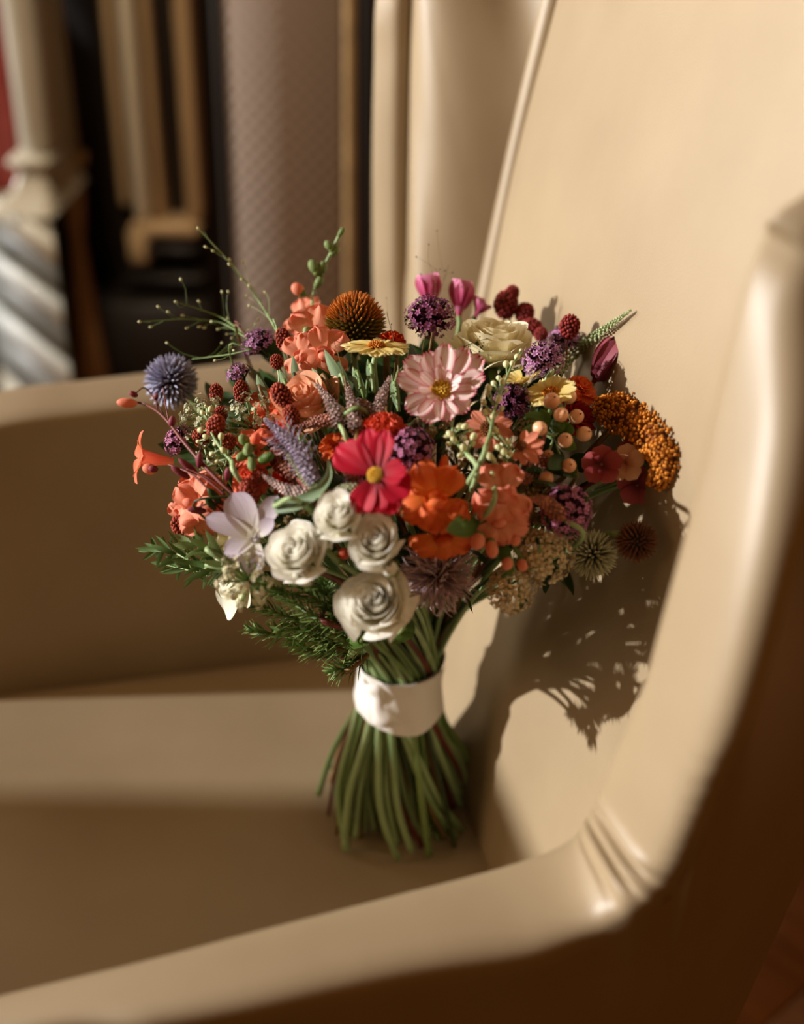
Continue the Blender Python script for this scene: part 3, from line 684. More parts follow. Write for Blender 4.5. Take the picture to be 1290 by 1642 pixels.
# --- domed clusters of tiny florets
def cluster(px, py, rp, label, cat, name, m1, m2=None, fc=None, off=0., n=80, fs=.17, flat=.8, zmin=-.15, tmpl=None, col='d', sub=0, stemr=.0013, jit=.12, rj=.18):
    p0 = P(px, py, off); r = mpx(p0, rp); p0 = P(px, py, off, r * .7); d = outward(p0, fc); R = frame(d)
    t = thing(name, label, cat, p0 - d * r * .5, GRP); tmpl = tmpl or FLOR
    D = fib(n, zmin, jit); rad = 1 - rj * rng.uniform(0, 1, n)
    if sub:                                                         # umbel of umbels
        C = fib(sub, zmin, .05); j = rng.integers(0, sub, n); D0 = rng.normal(0, 1, (n, 3)); D0 /= np.linalg.norm(D0, axis=1)[:, None]
        X = C[j] * A([1, 1, flat]) + D0 * .24 * rng.uniform(.6, 1, n)[:, None]; D = C[j] * .6 + D0 * .6; D /= np.linalg.norm(D, axis=1)[:, None]
    else: X = D * A([1, 1, flat]) * rad[:, None]
    Fr = A([R @ frame(q, rng.uniform(0, 6), ref=(.1, .3, .9)) for q in D])
    part('florets', inst(tmpl, Fr * (fs * r * rng.uniform(.75, 1.15, n))[:, None, None], p0 + (X * r) @ R.T, rng.uniform(0, 1, n)), m1, t, 'stuff')
    if m2 is not None:
        nb = int(n * .9); D2 = fib(nb, zmin, .1); Fr = A([R @ frame(q, 0, ref=(.1, .3, .9)) for q in D2]) * (r * .075); Fr[:, :, 2] *= 8
        part('flower_tubes', inst(SPK, Fr, p0 + (D2 * A([1, 1, flat]) * r * .28) @ R.T, rng.uniform(0, 1, nb)), m2, t, 'stuff')
    # branchlets carrying the florets
    mb = MB()
    for q in fib(max(7, sub or 9), zmin): mb.add(tube(cr([p0 - d * r * .9, p0 - d * r * .4 + (q * .25 * r) @ R.T, p0 + (q * A([1, 1, flat]) * r * .8) @ R.T], 5), stemr * .5, 4, False))
    part('branchlets', mb, smat(col), t, 'stuff')
    stem(t, p0 - d * r * .88, d, stemr, col); return t
# --- burnet heads: knobbly ovals on wire-thin stalks
GRN = ball(.5, .5, .55, 5, 4)
def burnet(px, py, wp, hp, label, ang=90., off=0., m=None, name='burnet', zt=.0):
    p0 = P(px, py, off); p0 = P(px, py, off, mpx(p0, wp)); a = math.radians(ang); d = scr((math.cos(a), math.sin(a), zt + .2)); R = frame(d)
    w_, h_ = mpx(p0, wp) / 2, mpx(p0, hp) / 2
    t = thing(name, label, 'burnet', p0 - d * h_, GRP)
    part('core', tf(ball(w_ * .86, w_ * .86, h_ * .9, 10, 8), R, p0), solid('burnet_core', (84, 30, 20), rough=.9), t)
    D = fib(95, -1, .04); X = D * A([w_, w_, h_]) * .93
    part('flower_grains', inst(GRN, np.repeat(np.eye(3)[None], 95, 0) * (w_ * rng.uniform(.30, .42, 95))[:, None, None], p0 + X @ R.T, rng.uniform(0, 1, 95)), m or BURN, t, 'stuff')
    stem(t, p0 - d * h_ * .95, d, .0006, 'd', bow=.05); return t
BURN = grain_mat('burnet_red', (110, 38, 24), (178, 78, 54), var=.35)
# --- globe thistle and allium
def globe(px, py, rp, label, name, cat, m1, fc=None, off=0., n=260, core=.55, sw=.05, sl=1., corem=None, wavy=False, zmin=-1., col='l', rx=1.):
    p0 = P(px, py, off); r = mpx(p0, rp); p0 = P(px, py, off, r); d = outward(p0, fc); R = frame(d)
    t = thing(name, label, cat, p0 - d * r, GRP)
    part('core', tf(ball(r * core, r * core, r * core * rx, 18, 12), R, p0), corem or solid('thistle_core', (38, 44, 34), rough=.9), t)
    D = fib(n, zmin, .03)
    if wavy:
        mb = MB()
        for q in D:
            q = q @ R.T; s1, s2 = unit(np.cross(q, rng.normal(0, 1, 3))), None
            L = r * rng.uniform(.8, 1.08); b = p0 + q * r * core * .8
            s2 = np.cross(q, s1); w1, w2 = rng.uniform(-.3, .3, 2)
            mb.add(tube(cr([b, b + q * (L - r * core) * .55 + s1 * r * w1 * .5, b + q * (L - r * core) + s1 * r * w1 + s2 * r * w2 * .6, b + q * (L - r * core) * 1.15 + s1 * r * w1 * 1.6 + s2 * r * w2]  , 6), A([.016, .017, .017, .016, .013, .007]) * r, 4, False))
        part('filaments', mb, m1, t, 'stuff')
    else:
        Fr = A([R @ frame(q, 0, ref=(.1, .3, .9)) for q in D]) * (sw * r); Fr[:, :, 2] *= (1 - core * .9) / sw * rng.uniform(.9, 1.1 * sl, n)[:, None]
        part('spikes', inst(SPK, Fr, p0 + (D * r * core * .9 * A([1, 1, rx])) @ R.T, rng.uniform(0, 1, n)), m1, t, 'stuff')
    stem(t, p0 - d * r * core, d, .0021, col); return t
# --- tapering spikes of florets (veronica, mint, astilbe)
def spikelet(pts, wp, label, m1, name='veronica_spike', cat='veronica', off=0., n=130, fs=.5, tmpl=None, fil=0, off2=None, col='d', taper=.15, base=.75, m2=None):
    Q = A([P(x, y, off + (0 if off2 is None else (off2 - off) * i / (len(pts) - 1))) for i, (x, y) in enumerate(pts)])
    r = mpx(Q[0], wp) / 2; C = cr(Q, 40)
    t = thing(name, label, cat, Q[0], GRP)
    part('axis', tube(C, np.linspace(r * .22, r * .08, 40), 6), smat(col), t)
    T = np.gradient(C, axis=0); T /= np.linalg.norm(T, axis=1)[:, None]
    k = (np.arange(n) + .5) / n; idx = np.minimum((k * 39).astype(int), 38); fr = (k * 39 - idx)[:, None]
    pos = C[idx] * (1 - fr) + C[idx + 1] * fr
    prof = np.interp(k, [0, .15, .5, 1], [base, 1, .8, taper]); th = np.arange(n) * 2.39996
    Rs, ts = [], []
    for i in range(n):
        f = frame(T[idx[i]], ref=(.2, .5, .84)); o_ = f[:, 0] * math.cos(th[i]) + f[:, 1] * math.sin(th[i])
        dd = unit(o_ + T[idx[i]] * .55); ts.append(pos[i] + o_ * r * prof[i] * .72); Rs.append(frame(dd, th[i], ref=(.2, .5, .84)) * r * fs * (.4 + .6 * prof[i]) * rng.uniform(.8, 1.2))
    part('florets', inst(tmpl or FLOR4, A(Rs), A(ts), rng.uniform(0, 1, n)), m1, t, 'stuff')
    Rb = A(Rs) * .55
    part('buds', inst(BUD, Rb, pos + (A(ts) - pos) * .7, rng.uniform(0, 1, n)), m2 or m1, t, 'stuff')
    if fil:
        mb = MB()
        for i in range(0, fil):
            j = int(rng.uniform(.15, .7) * n); o_ = unit(A(ts[j]) - pos[j]); mb.add(tube(A([pos[j], pos[j] + o_ * r * 1.15, pos[j] + o_ * r * rng.uniform(1.6, 2.1) + T[idx[j]] * r * .4]), r * .035, 3, False))
        part('filaments', mb, m1, t, 'stuff')
    d0 = -T[0]
    stem(t, Q[0], -d0, .0012, col); return t
# --- snapdragon bloom
def snap_bloom(t, p0, r, d, mat, throat, roll=0., pout=1., seed=0):
    R = frame(d, roll); rg = np.random.default_rng(seed)
    def fn(u, v):
        th = u * PI; rr = (.30 + .16 * v + .05 * np.sin(3 * th) * v) * r
        return rr * np.cos(th), rr * np.sin(th), (-1.25 + 1.15 * v) * r
    b = part('bloom', tf(grid(fn, 18, 8, True), R, p0), mat, t)
    for az, L, W, el, bend in ((-.48, 1.25, 1.3, .70, -.9), (.48, 1.25, 1.3, .70, -.9), (2.05, 1.15, 1.2, .30, -1.0), (-2.05, 1.15, 1.2, .30, -1.0), (PI, 1.05, 1.25, .18, -1.1)):
        part('petal_lobe', put(petal(L * r, W * r, m=.62, tipw=.2, cup=-.08, bend=bend, ruf=.2, base=.55, nu=13, nv=11, ph=rg.uniform(0, 6)), az + rg.normal(0, .08), el, .36 * r, -.2 * r, R, p0), mat, b)
    part('palate', tf(ball(.36 * r * pout, .24 * r, .3 * r, 12, 8), R, p0 + R @ A([0, -.2 * r, .02 * r])), throat, b)
    return b
def bud_geo(p, d, w_, h_): return tf(ball(w_, w_, h_, 8, 7), frame(d), p)
# --- funnel flower with pointed or rounded tepals
def funnel(px, py, label, pts, mat, fc, off=0., tube_l=20, tube_r=6, name='freesia', cat='freesia', pk=dict(), st=5, stmat=None, col='g', tubem=None):
    p0 = P(px, py, off); d = outward(p0, fc); s = mpx(p0, 1); up_ = unit(M[:, 1] - d * d.dot(M[:, 1])); R = np.stack([np.cross(up_, d), up_, d], 1)
    t = thing(name, label, cat, p0 - d * tube_l * s, GRP)
    def fn(u, v):
        th = u * PI; rr = tube_r * s * (.4 + .6 * v ** 1.6); return rr * np.cos(th), rr * np.sin(th), (-1 + v) * tube_l * s
    part('flower_tube', tf(grid(fn, 14, 8, True), R, p0), tubem or mat, t)
    for i, (a, L, W, el) in enumerate(pts):
        kw = dict(m=.55, tipw=0, cup=.18, bend=-.35, base=.45, nu=9, nv=11, ph=i * 1.3); kw.update(pk)
        part('petal', put(petal(L * s, W * s, **kw), math.radians(90 - a), el, tube_r * s * .75, -.0004 * i, R, p0), mat, t)
    for i in range(st):
        a = i * 6.283 / max(st, 1); o_ = R @ A([math.cos(a) * .35, math.sin(a) * .35, 1])
        part('stamen', tube(cr([p0 - d * tube_l * s * .3, p0 + o_ * 8 * s, p0 + o_ * 20 * s + R @ A([0, 3 * s, 0])], 6), .9 * s, 5), stmat or petal_mat('stamen_white', (236, 230, 210), (240, 236, 220), tr=0), t)
    stem(t, p0 - d * tube_l * s, d, .0014, col); return t

# ------------------------------------------------------------------ bouquet: the ribbon
ribm, nt, b_ = _new('white_satin')
b_.inputs['Base Color'].default_value = lin((236, 230, 222)); b_.inputs['Roughness'].default_value = .38; b_.inputs['Sheen Weight'].default_value = .2
rib = thing('satin_ribbon', 'white satin ribbon wrapped round the bouquet stems above the seat', 'ribbon', BIND - ZC * .02)
def ribf(o=0., ztop=.0, a0=-PI, a1=PI):
    def fn(u, v):
        th = a0 + (a1 - a0) * (u * .5 + .5)
        fr = np.exp(-((th + 2.05) / .10) ** 2)                                            # the lapped edge on the camera side
        r = .0268 + .0008 * np.sin(3 * th + 1) + .0022 * (2 * v - 1) ** 2 + o + .0012 * np.sin(th * 2 + 8 * v) * v * (1 - v)
        r = r + .0006 * np.sin(11 * th + 9 * v) * np.exp(-((th + 2) / .8) ** 2)
        z = .0905 + .036 * v + .003 * np.cos(th - 2.2) - .005 * (1 - v) * np.exp(-((th + 1.1) / .5) ** 2)
        return BIND[0] + r * np.cos(th), BIND[1] + r * np.sin(th), z
    return fn
part('band', grid(ribf(), 90, 14), ribm, rib)
part('lapped_end', grid(ribf(.0016, a0=-1.98, a1=-.2), 40, 14), ribm, rib)
def twist(u, v):                                                                          # pinned, twisted fold down the front
    s = v; th = -2.12 + .30 * s + .03 * np.sin(9 * s)
    w_ = .0075 * (.45 + abs(1) * np.abs(s - .42) * 1.5)
    a = u * PI; rr = .0285 + .0032 * np.cos(a) * (1 + .4 * np.sin(10 * s)); t_ = th + w_ * np.sin(a) / .029
    return BIND[0] + rr * np.cos(t_), BIND[1] + rr * np.sin(t_), .122 - .030 * s + .002 * np.sin(a * 2 + 6 * s)
part('twisted_fold', grid(twist, 20, 16, True), ribm, rib)

# ------------------------------------------------------------------ bouquet: materials
RED_ = petal_mat('cosmos_red', (120, 8, 26), (186, 16, 44), (206, 26, 58), tr=.25, streak=.16)
CORAL = petal_mat('coral_petal', (232, 128, 84), (240, 112, 76), (244, 126, 92), tr=.3, streak=.08)
SALM = petal_mat('salmon_petal', (250, 184, 150), (246, 160, 128), (244, 148, 120), tr=.3, streak=.08)
ORNG = petal_mat('orange_petal', (238, 140, 54), (240, 116, 52), (242, 126, 68), tr=.3, streak=.1)
REDOR = petal_mat('redorange_petal', (190, 50, 20), (224, 70, 30), (234, 92, 44), tr=.25, streak=.12)
MARI = petal_mat('vermilion_petal', (206, 50, 30), (232, 76, 48), (240, 104, 74), tr=.25, streak=.1)
YELL = petal_mat('lemon_petal', (232, 196, 92), (240, 216, 132), (244, 226, 160), tr=.25, streak=.1)
CREAM = petal_mat('cream_petal', (226, 206, 130), (240, 226, 170), (246, 238, 204), tr=.28, streak=.06)
PEACH = petal_mat('peach_petal', (246, 218, 160), (248, 208, 166), (246, 186, 152), tr=.3, streak=.06)
LILAC = petal_mat('lilac_petal', (236, 232, 214), (216, 204, 212), (200, 186, 204), tr=.3, streak=.08)
MAGEN = petal_mat('magenta_petal', (196, 66, 110), (216, 100, 144), (226, 146, 180), tr=.3, streak=.1)
MAUVE = petal_mat('mauve_petal', (110, 44, 56), (142, 62, 76), (150, 76, 84), tr=.2, streak=.12)
PHLOXR = petal_mat('rose_phlox', (84, 20, 34), (164, 64, 66), (186, 90, 88), tr=.25, streak=.06)
PHLOXP = petal_mat('peach_phlox', (170, 84, 66), (226, 172, 132), (236, 194, 158), tr=.25, streak=.06)
STRIP = stripe_mat('striped_petal', (252, 236, 230), (200, 20, 72))
VERB = grain_mat('verbena_floret', (120, 52, 96), (204, 150, 190), var=.3, tr=.15); VERBP = grain_mat('verbena_pink', (140, 56, 98), (214, 144, 180), var=.3, tr=.15)
VERBD = grain_mat('verbena_dark', (84, 26, 58), (164, 92, 132), var=.35, tr=.1); TUB = grain_mat('verbena_tube', (40, 20, 30), (84, 34, 60), var=.3)
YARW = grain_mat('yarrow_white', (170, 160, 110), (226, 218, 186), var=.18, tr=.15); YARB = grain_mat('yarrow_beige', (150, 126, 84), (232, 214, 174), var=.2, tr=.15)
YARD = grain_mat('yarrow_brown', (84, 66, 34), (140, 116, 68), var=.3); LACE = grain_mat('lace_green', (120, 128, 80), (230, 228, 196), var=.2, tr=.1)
GOLD = grain_mat('amaranth_gold', (150, 76, 16), (222, 146, 44), var=.3)
BLUEG = grain_mat('globe_blue', (54, 58, 72), (190, 190, 218), var=.2); GREENG = grain_mat('globe_green', (52, 58, 40), (206, 204, 164), var=.15)
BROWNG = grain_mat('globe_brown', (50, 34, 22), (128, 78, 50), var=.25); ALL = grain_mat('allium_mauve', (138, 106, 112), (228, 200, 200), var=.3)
CONE = grain_mat('cone_spike', (52, 66, 26), (226, 130, 44), var=.15); CONED = solid('cone_core', (44, 40, 18), rough=.9)
VER = grain_mat('veronica_mauve', (104, 78, 66), (240, 212, 204), var=.55, tr=.1); VERG = grain_mat('veronica_green', (70, 76, 42), (206, 204, 160), var=.5)
VERL = grain_mat('veronica_lilac', (110, 94, 112), (222, 206, 230), var=.35, tr=.1); FOX = grain_mat('foxtail_green', (92, 112, 70), (188, 200, 150), var=.15)
ASTR = grain_mat('brown_red_spike', (96, 48, 36), (206, 140, 116), var=.55); CELO = grain_mat('celosia_wine', (92, 20, 22), (158, 52, 46), var=.3)
BERRY = solid('hypericum_berry', (232, 166, 124), (244, 192, 150), rough=.3, scale=80)
WAX = solid('pale_bud', (196, 200, 142), (220, 216, 170), rough=.5, scale=200)

# ------------------------------------------------------------------ bouquet: the flowers
# ivory spray roses
rose(602, 966, 62, 'largest ivory spray rose, lowest of the white roses, fully open', (-.2, .36, 1), .030, 32, seed=3)
rose(602, 868, 49, 'ivory spray rose above the largest rose, left of the dark allium', (-.25, .45, 1), .028, 30, seed=5, openk=.95)
rose(474, 884, 52, 'ivory spray rose beside the lilac freesia, with an open hollow centre', (-.38, .42, 1), .030, 30, seed=9)
rose(541, 824, 46, 'ivory spray rose with a dark red speck directly under the red cosmos', (-.32, .55, 1), .030, 28, seed=2, openk=.92)
rose(510, 868, 31, 'small half-open ivory rose squeezed between three larger white roses', (-.35, .45, 1), .026, 23, seed=4, openk=.75)
rosebud(489, 925, 27, 'ivory rosebud hanging under the leftmost open white rose', (-.3, -.1, 1), .030)
rosebud(627, 912, 21, 'round green-white rosebud between the two right-hand white roses', (-.1, .5, .9), .028, openk=.2)
# large pale blooms
rose(790, 548, 72, 'big cream garden rose blurred at the back top of the bouquet', (.05, .92, .45), -.015, 26, mat=CREAM, name='garden_rose', hk=.9, seed=8)
rose(487, 640, 60, 'peach and cream rose blurred behind the brown burnet heads', (-.25, .55, .8), -.012, 22, mat=PEACH, name='garden_rose', seed=6)
rose(355, 868, 36, 'white rose half hidden behind the lilac freesia', (-.8, .2, .5), -.012, 16, mat=CREAM, name='garden_rose', seed=12)
funnel(392, 932, 'white lily-like bloom with a long petal drooping at lower left', [(214, 104, 60, -.1), (196, 66, 30, .15), (175, 60, 34, .2), (235, 50, 32, .0), (140, 40, 30, .3), (265, 40, 30, .2)], petal_mat('white_lily', (206, 212, 150), (236, 234, 206), (244, 240, 222), tr=.25, streak=.06), (-.6, -.1, .7), -.004, 18, 7, 'white_lily', 'lily')
funnel(408, 862, 'lilac white freesia with five spread petals at the left of the roses', [(158, 82, 34, .25), (118, 78, 52, .30), (62, 72, 34, .35), (40, 40, 26, .6), (262, 52, 46, -.1), (205, 50, 34, .1)], LILAC, (-.1, .30, .95), .020, 24, 8, 'freesia', 'freesia', dict(m=.6, cup=.12), 5)
# cosmos
daisy(603, 762, 'crimson red cosmos with yellow centre at the middle of the bouquet', [(146, 84, 58, .12), (104, 78, 44, .22), (80, 74, 40, .30), (4, 50, 44, .30), (-28, 62, 56, .05), (-62, 66, 50, -.05), (-96, 60, 54, -.12), (-118, 66, 46, -.05)], RED_, (-.28, .30, 1), 'yellow', .036, csz=11)
daisy(708, 626, 'white cosmos striped and edged crimson with golden centre near the top', [(168, 72, 44, .12), (140, 76, 46, .2), (112, 66, 38, .35), (84, 74, 36, .35), (58, 78, 40, .25), (38, 84, 50, .2), (12, 70, 40, .2), (-16, 56, 36, .25), (-48, 56, 44, .05), (-82, 56, 42, -.05), (-112, 62, 44, -.05), (-142, 66, 46, .0), (152, 44, 20, .55), (96, 40, 18, .7), (62, 36, 16, .8), (20, 40, 18, .6), (-10, 34, 16, .7), (-60, 34, 18, .5), (-125, 38, 18, .5), (-160, 44, 20, .5)], STRIP, (.0, .45, .9), 'yellow', .018, csz=15, pk=dict(bend=.15, pleat=.03, cup=.16, tooth=.08), n_st=80)
daisy(604, 556, 'pale yellow zinnia seen from the side beside the orange coneflower', [(a, 56 if k % 2 else 50, 30, .10 + .02 * (k % 3)) for k, a in enumerate(range(0, 360, 24))], YELL, (.04, .93, .36), 'orange', .012, 'zinnia', 'zinnia', dict(tooth=.12, tipw=.55, bend=-.25, pleat=.02), csz=12, col='l')
daisy(884, 630, 'pale yellow zinnia with orange eye beneath the purple verbena', [(a, 40, 26, .25) for a in range(0, 360, 30)], YELL, (-.25, .75, .6), 'orange', .012, 'zinnia', 'zinnia', dict(tooth=.1, tipw=.5), csz=11, col='l')
daisy(838, 612, 'pale yellow zinnia half folded left of its orange-eyed neighbour', [(a, 36, 24, .55) for a in range(150, 400, 28)], YELL, (-.3, .9, .35), 'yellow', .004, 'zinnia', 'zinnia', dict(tooth=.1, tipw=.5), csz=8, col='l')
daisy(835, 716, 'small orange daisy with narrow petals left of the peach berries', [(40, 34, 14, .1), (12, 36, 14, .05), (-14, 34, 14, .0), (-42, 36, 15, -.1), (-75, 28, 14, 0), (75, 26, 13, .2), (-110, 22, 13, .1)], SALM, (-.3, .2, .9), 'brown', .016, 'orange_daisy', 'daisy', dict(tipw=.3, tooth=0), csz=8)
daisy(784, 688, 'orange daisy behind the pale green bud spray at centre right', [(a, 38, 20, .1) for a in range(20, 380, 36)], SALM, (.0, .4, .9), 'brown', .002, 'orange_daisy', 'daisy', dict(tipw=.35), csz=12)
# ruffled heads
pompon(614, 690, 46, 'vermilion marigold head right behind the crimson cosmos', MARI, (-.05, .65, .75), .006, 56, ruf=.16)
pompon(932, 622, 32, 'bright orange ranunculus right of the yellow zinnia', ORNG, (.35, .7, .5), .0, 34, name='ranunculus', cat='ranunculus', wk=.9, ruf=.06, tooth=0)
pompon(925, 668, 40, 'deep red thin-petalled aster shaded behind the peach berries', petal_mat('deep_red', (110, 10, 12), (150, 22, 22), (170, 34, 30), tr=.2), (.3, .3, .8), -.012, 60, name='red_aster', cat='aster', wk=.25, tooth=0, ruf=.02)
pompon(630, 545, 28, 'orange marigold mostly hidden behind the yellow zinnia', REDOR, (.2, .8, .5), -.012, 30)
pompon(400, 768, 34, 'coral red zinnia among the burnet heads at left', CORAL, (-.2, .45, .9), -.004, 34, name='coral_zinnia', cat='zinnia', wk=.85, tooth=0)
pompon(462, 768, 34, 'dark orange red zinnia shaded between veronica spikes', REDOR, (-.1, .35, .9), -.010, 26, name='coral_zinnia', cat='zinnia', wk=.7, tooth=0)
pompon(535, 715, 30, 'orange marigold peeking out left of the crimson cosmos', ORNG, (-.3, .4, .8), -.006, 28)
pompon(455, 690, 26, 'small red orange zinnia under the peach rose', CORAL, (-.2, .5, .8), -.014, 24, name='coral_zinnia', cat='zinnia', wk=.8, tooth=0)
# coneflower
p0 = P(570, 522, -.004); r = mpx(p0, 45); d = scr((.02, .82, .5)); R = frame(d)
t = thing('coneflower', 'spiky orange and green coneflower head at the top of the bouquet', 'coneflower', p0 - d * r * .6, GRP)
part('cone', tf(ball(r * .84, r * .84, r * .92, 20, 14), R, p0), CONED, t)
D = fib(300, -.35, .01); X = D * A([.8, .8, .9]); Fr = A([R @ frame(unit(q + A([0, 0, .35])), 0, ref=(.1, .3, .9)) for q in D]) * (r * .042); Fr[:, :, 2] *= 8.5
CONE2 = grain_mat('cone_spike_green', (48, 60, 24), (172, 140, 56), var=.2)
hi = D[:, 2] + .25 * D[:, 1] > .22
for sel, m_ in ((hi, CONE), (~hi, CONE2)): part('spikes', inst(SPK, Fr[sel], p0 + (X[sel] * r) @ R.T, rng.uniform(0, 1, sel.sum())), m_, t, 'stuff')
for i in range(14):
    part('bract', put(petal(r * .55, r * .26, m=.3, bend=-.5, nu=3, nv=5), i * .4488, -.25, r * .55, -r * .55, R, p0), LEAFD, t)
stem(t, p0 - d * r * .8, d, .002, 'g')
# verbena
cluster(690, 510, 42, 'dark purple verbena dome in front of the magenta tulips', 'verbena', 'verbena', VERBD, TUB, (-.05, .6, .8), .010, 95, .16)
cluster(872, 578, 36, 'lilac purple verbena dome beside the green foxtail bud', 'verbena', 'verbena', VERB, TUB, (-.2, .6, .8), .010, 90, .17)
cluster(905, 548, 28, 'blurred purple verbena under the wine red celosia at back right', 'verbena', 'verbena', VERB, TUB, (.1, .8, .5), -.015, 60, .19)
cluster(822, 645, 34, 'purple verbena shaded left of the peach berries', 'verbena', 'verbena', VERBD, TUB, (.0, .3, .9), -.004, 75, .17)
cluster(660, 722, 40, 'pink purple verbena right of the crimson cosmos', 'verbena', 'verbena', VERBP, TUB, (.05, .4, .9), .006, 85, .15)
cluster(908, 820, 46, 'large pink violet verbena above the green globe thistle', 'verbena', 'verbena', VERBP, TUB, (.25, .15, .9), .010, 120, .14)
cluster(415, 552, 30, 'blurred lilac verbena at back left below the wispy grass', 'verbena', 'verbena', VERB, TUB, (-.5, .7, .4), -.012, 60, .19)
cluster(384, 600, 22, 'small blurred lilac verbena above the two upright burnets', 'verbena', 'verbena', VERB, TUB, (-.4, .8, .3), -.012, 40, .22)
cluster(288, 708, 28, 'blurred lilac verbena behind the coral trumpet flower', 'verbena', 'verbena', VERBP, TUB, (-.7, .4, .4), -.006, 55, .2)
cluster(736, 592, 22, 'tiny mauve verbena right of the striped cosmos', 'verbena', 'verbena', VERBP, TUB, (.2, .7, .7), -.002, 40, .2)
cluster(575, 775, 26, 'small mauve verbena tucked under the left petal of the crimson cosmos', 'verbena', 'verbena', VERBP, TUB, (-.2, .3, .9), .0, 42, .2)
# yarrow, lace, hydrangea
cluster(392, 930, 44, 'ivory yarrow cluster under the lilac freesia', 'yarrow', 'yarrow', YARW, None, (-.2, .15, .95), .034, 150, .12, .5, sub=14, col='g')
cluster(820, 945, 40, 'beige hydrangea florets hanging at the lower right edge', 'hydrangea', 'hydrangea', YARB, None, (.1, -.1, .95), .010, 75, .26, .7, tmpl=FLOR4, col='g')
cluster(872, 890, 50, 'beige hydrangea florets left of the green globe thistle', 'hydrangea', 'hydrangea', YARB, None, (.15, .1, .95), .006, 110, .22, .7, tmpl=FLOR4, col='g')
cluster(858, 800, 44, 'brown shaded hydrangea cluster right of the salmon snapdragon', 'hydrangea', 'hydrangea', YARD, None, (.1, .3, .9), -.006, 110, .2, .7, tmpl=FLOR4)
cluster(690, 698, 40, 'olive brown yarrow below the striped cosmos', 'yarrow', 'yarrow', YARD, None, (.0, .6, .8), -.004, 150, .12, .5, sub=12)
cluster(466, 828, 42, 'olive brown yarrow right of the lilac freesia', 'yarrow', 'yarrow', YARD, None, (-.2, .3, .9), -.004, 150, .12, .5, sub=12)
cluster(325, 672, 40, 'pale green lace flower beside the blue globe thistle', 'lace flower', 'lace_flower', LACE, None, (-.6, .5, .6), -.006, 140, .11, .6, sub=14, col='l')
cluster(398, 672, 42, 'pale lace flower behind the brown burnet heads', 'lace flower', 'lace_flower', LACE, None, (-.3, .6, .7), -.012, 140, .11, .6, sub=14, col='l')
cluster(352, 730, 38, 'greenish lace flower under the leaning penstemon stalk', 'lace flower', 'lace_flower', LACE, None, (-.5, .3, .8), -.008, 120, .11, .6, sub=12, col='l')
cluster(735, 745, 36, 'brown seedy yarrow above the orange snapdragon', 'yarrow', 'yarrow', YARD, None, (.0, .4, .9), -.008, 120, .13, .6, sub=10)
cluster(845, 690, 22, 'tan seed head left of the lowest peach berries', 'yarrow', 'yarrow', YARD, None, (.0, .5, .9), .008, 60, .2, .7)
# magenta blooms and celosia at the back
for (px, py, a, lab) in ((690, 482, 100, 'magenta tulip blurred behind the dark verbena, left one'), (738, 492, 70, 'magenta tulip blurred behind the dark verbena, right one')):
    funnel(px, py, lab, [(90 + 60 * k, 46, 42, 1.1) for k in range(6)], MAGEN, (.1 if a < 90 else -.1, .97, .1), -.02, 14, 10, 'magenta_tulip', 'tulip', dict(bend=.5, cup=.3, m=.5), 0)
funnel(768, 497, 'small magenta petalled bloom beside the big cream rose', [(60 + 60 * k, 22, 24, .8) for k in range(6)], MAGEN, (.4, .8, .2), -.02, 12, 7, 'magenta_tulip', 'tulip', dict(bend=.3, cup=.3), 0)
funnel(958, 604, 'closed dusky mauve tulip bud at right above the orange ranunculus', [(60 * k, 74, 58, 1.25) for k in range(6)], MAUVE, (.5, .75, .3), -.006, 12, 9, 'mauve_tulip', 'tulip', dict(bend=.5, cup=.3, m=.5), 0)
for (px, py, w_, h_, lab) in ((812, 488, 38, 46, 'wine red burnet head blurred at the top, left of the pair'), (842, 502, 30, 34, 'wine red burnet head blurred at the top, right of the pair'), (853, 524, 34, 26, 'low wine red burnet behind the cream rose edge'), (914, 524, 32, 40, 'wine red burnet rising above the blurred purple verbena'), (822, 470, 22, 26, 'smallest wine red burnet at the very top right'), (868, 536, 22, 22, 'dark small burnet at the right edge of the cream rose')):
    burnet(px, py, w_, h_, lab, 80, -.02, CELO)
# burnets at left
for (px, py, w_, h_, a, off, lab) in ((455, 545, 25, 40, 105, -.006, 'oval brown red burnet highest at left, by the coral snapdragon'), (444, 580, 21, 24, 100, -.004, 'small round burnet just under the highest oval burnet'), (347, 631, 22, 33, 92, -.002, 'upright oval burnet, left one of the pair above the lace flower'), (387, 628, 24, 38, 92, -.004, 'upright oval burnet, right one of the pair above the lace flower'), (354, 664, 22, 26, 90, -.004, 'round burnet below the left upright burnet'), (346, 684, 38, 28, 160, .004, 'lying dark burnet in the cluster left of the green buds'), (322, 702, 26, 32, 110, .0, 'oval burnet at the left end of the dark burnet cluster'), (367, 708, 24, 24, 90, .004, 'round burnet at the right end of the dark burnet cluster'), (452, 634, 30, 44, 120, .006, 'large dark burnet in front of the peach rose'), (468, 666, 26, 34, 110, .008, 'brown burnet under the large dark burnet'), (400, 790, 44, 26, 15, .008, 'dark lying burnet above the lilac freesia'), (290, 842, 30, 34, 110, .002, 'burnet under the salmon flowers at far left'), (415, 765, 24, 28, 60, .006, 'shaded burnet beside the dark orange zinnia'), (450, 745, 26, 60, 130, .0, 'long brown burnet spike behind the lilac veronica')):
    burnet(px, py, w_, h_, lab, a, off)
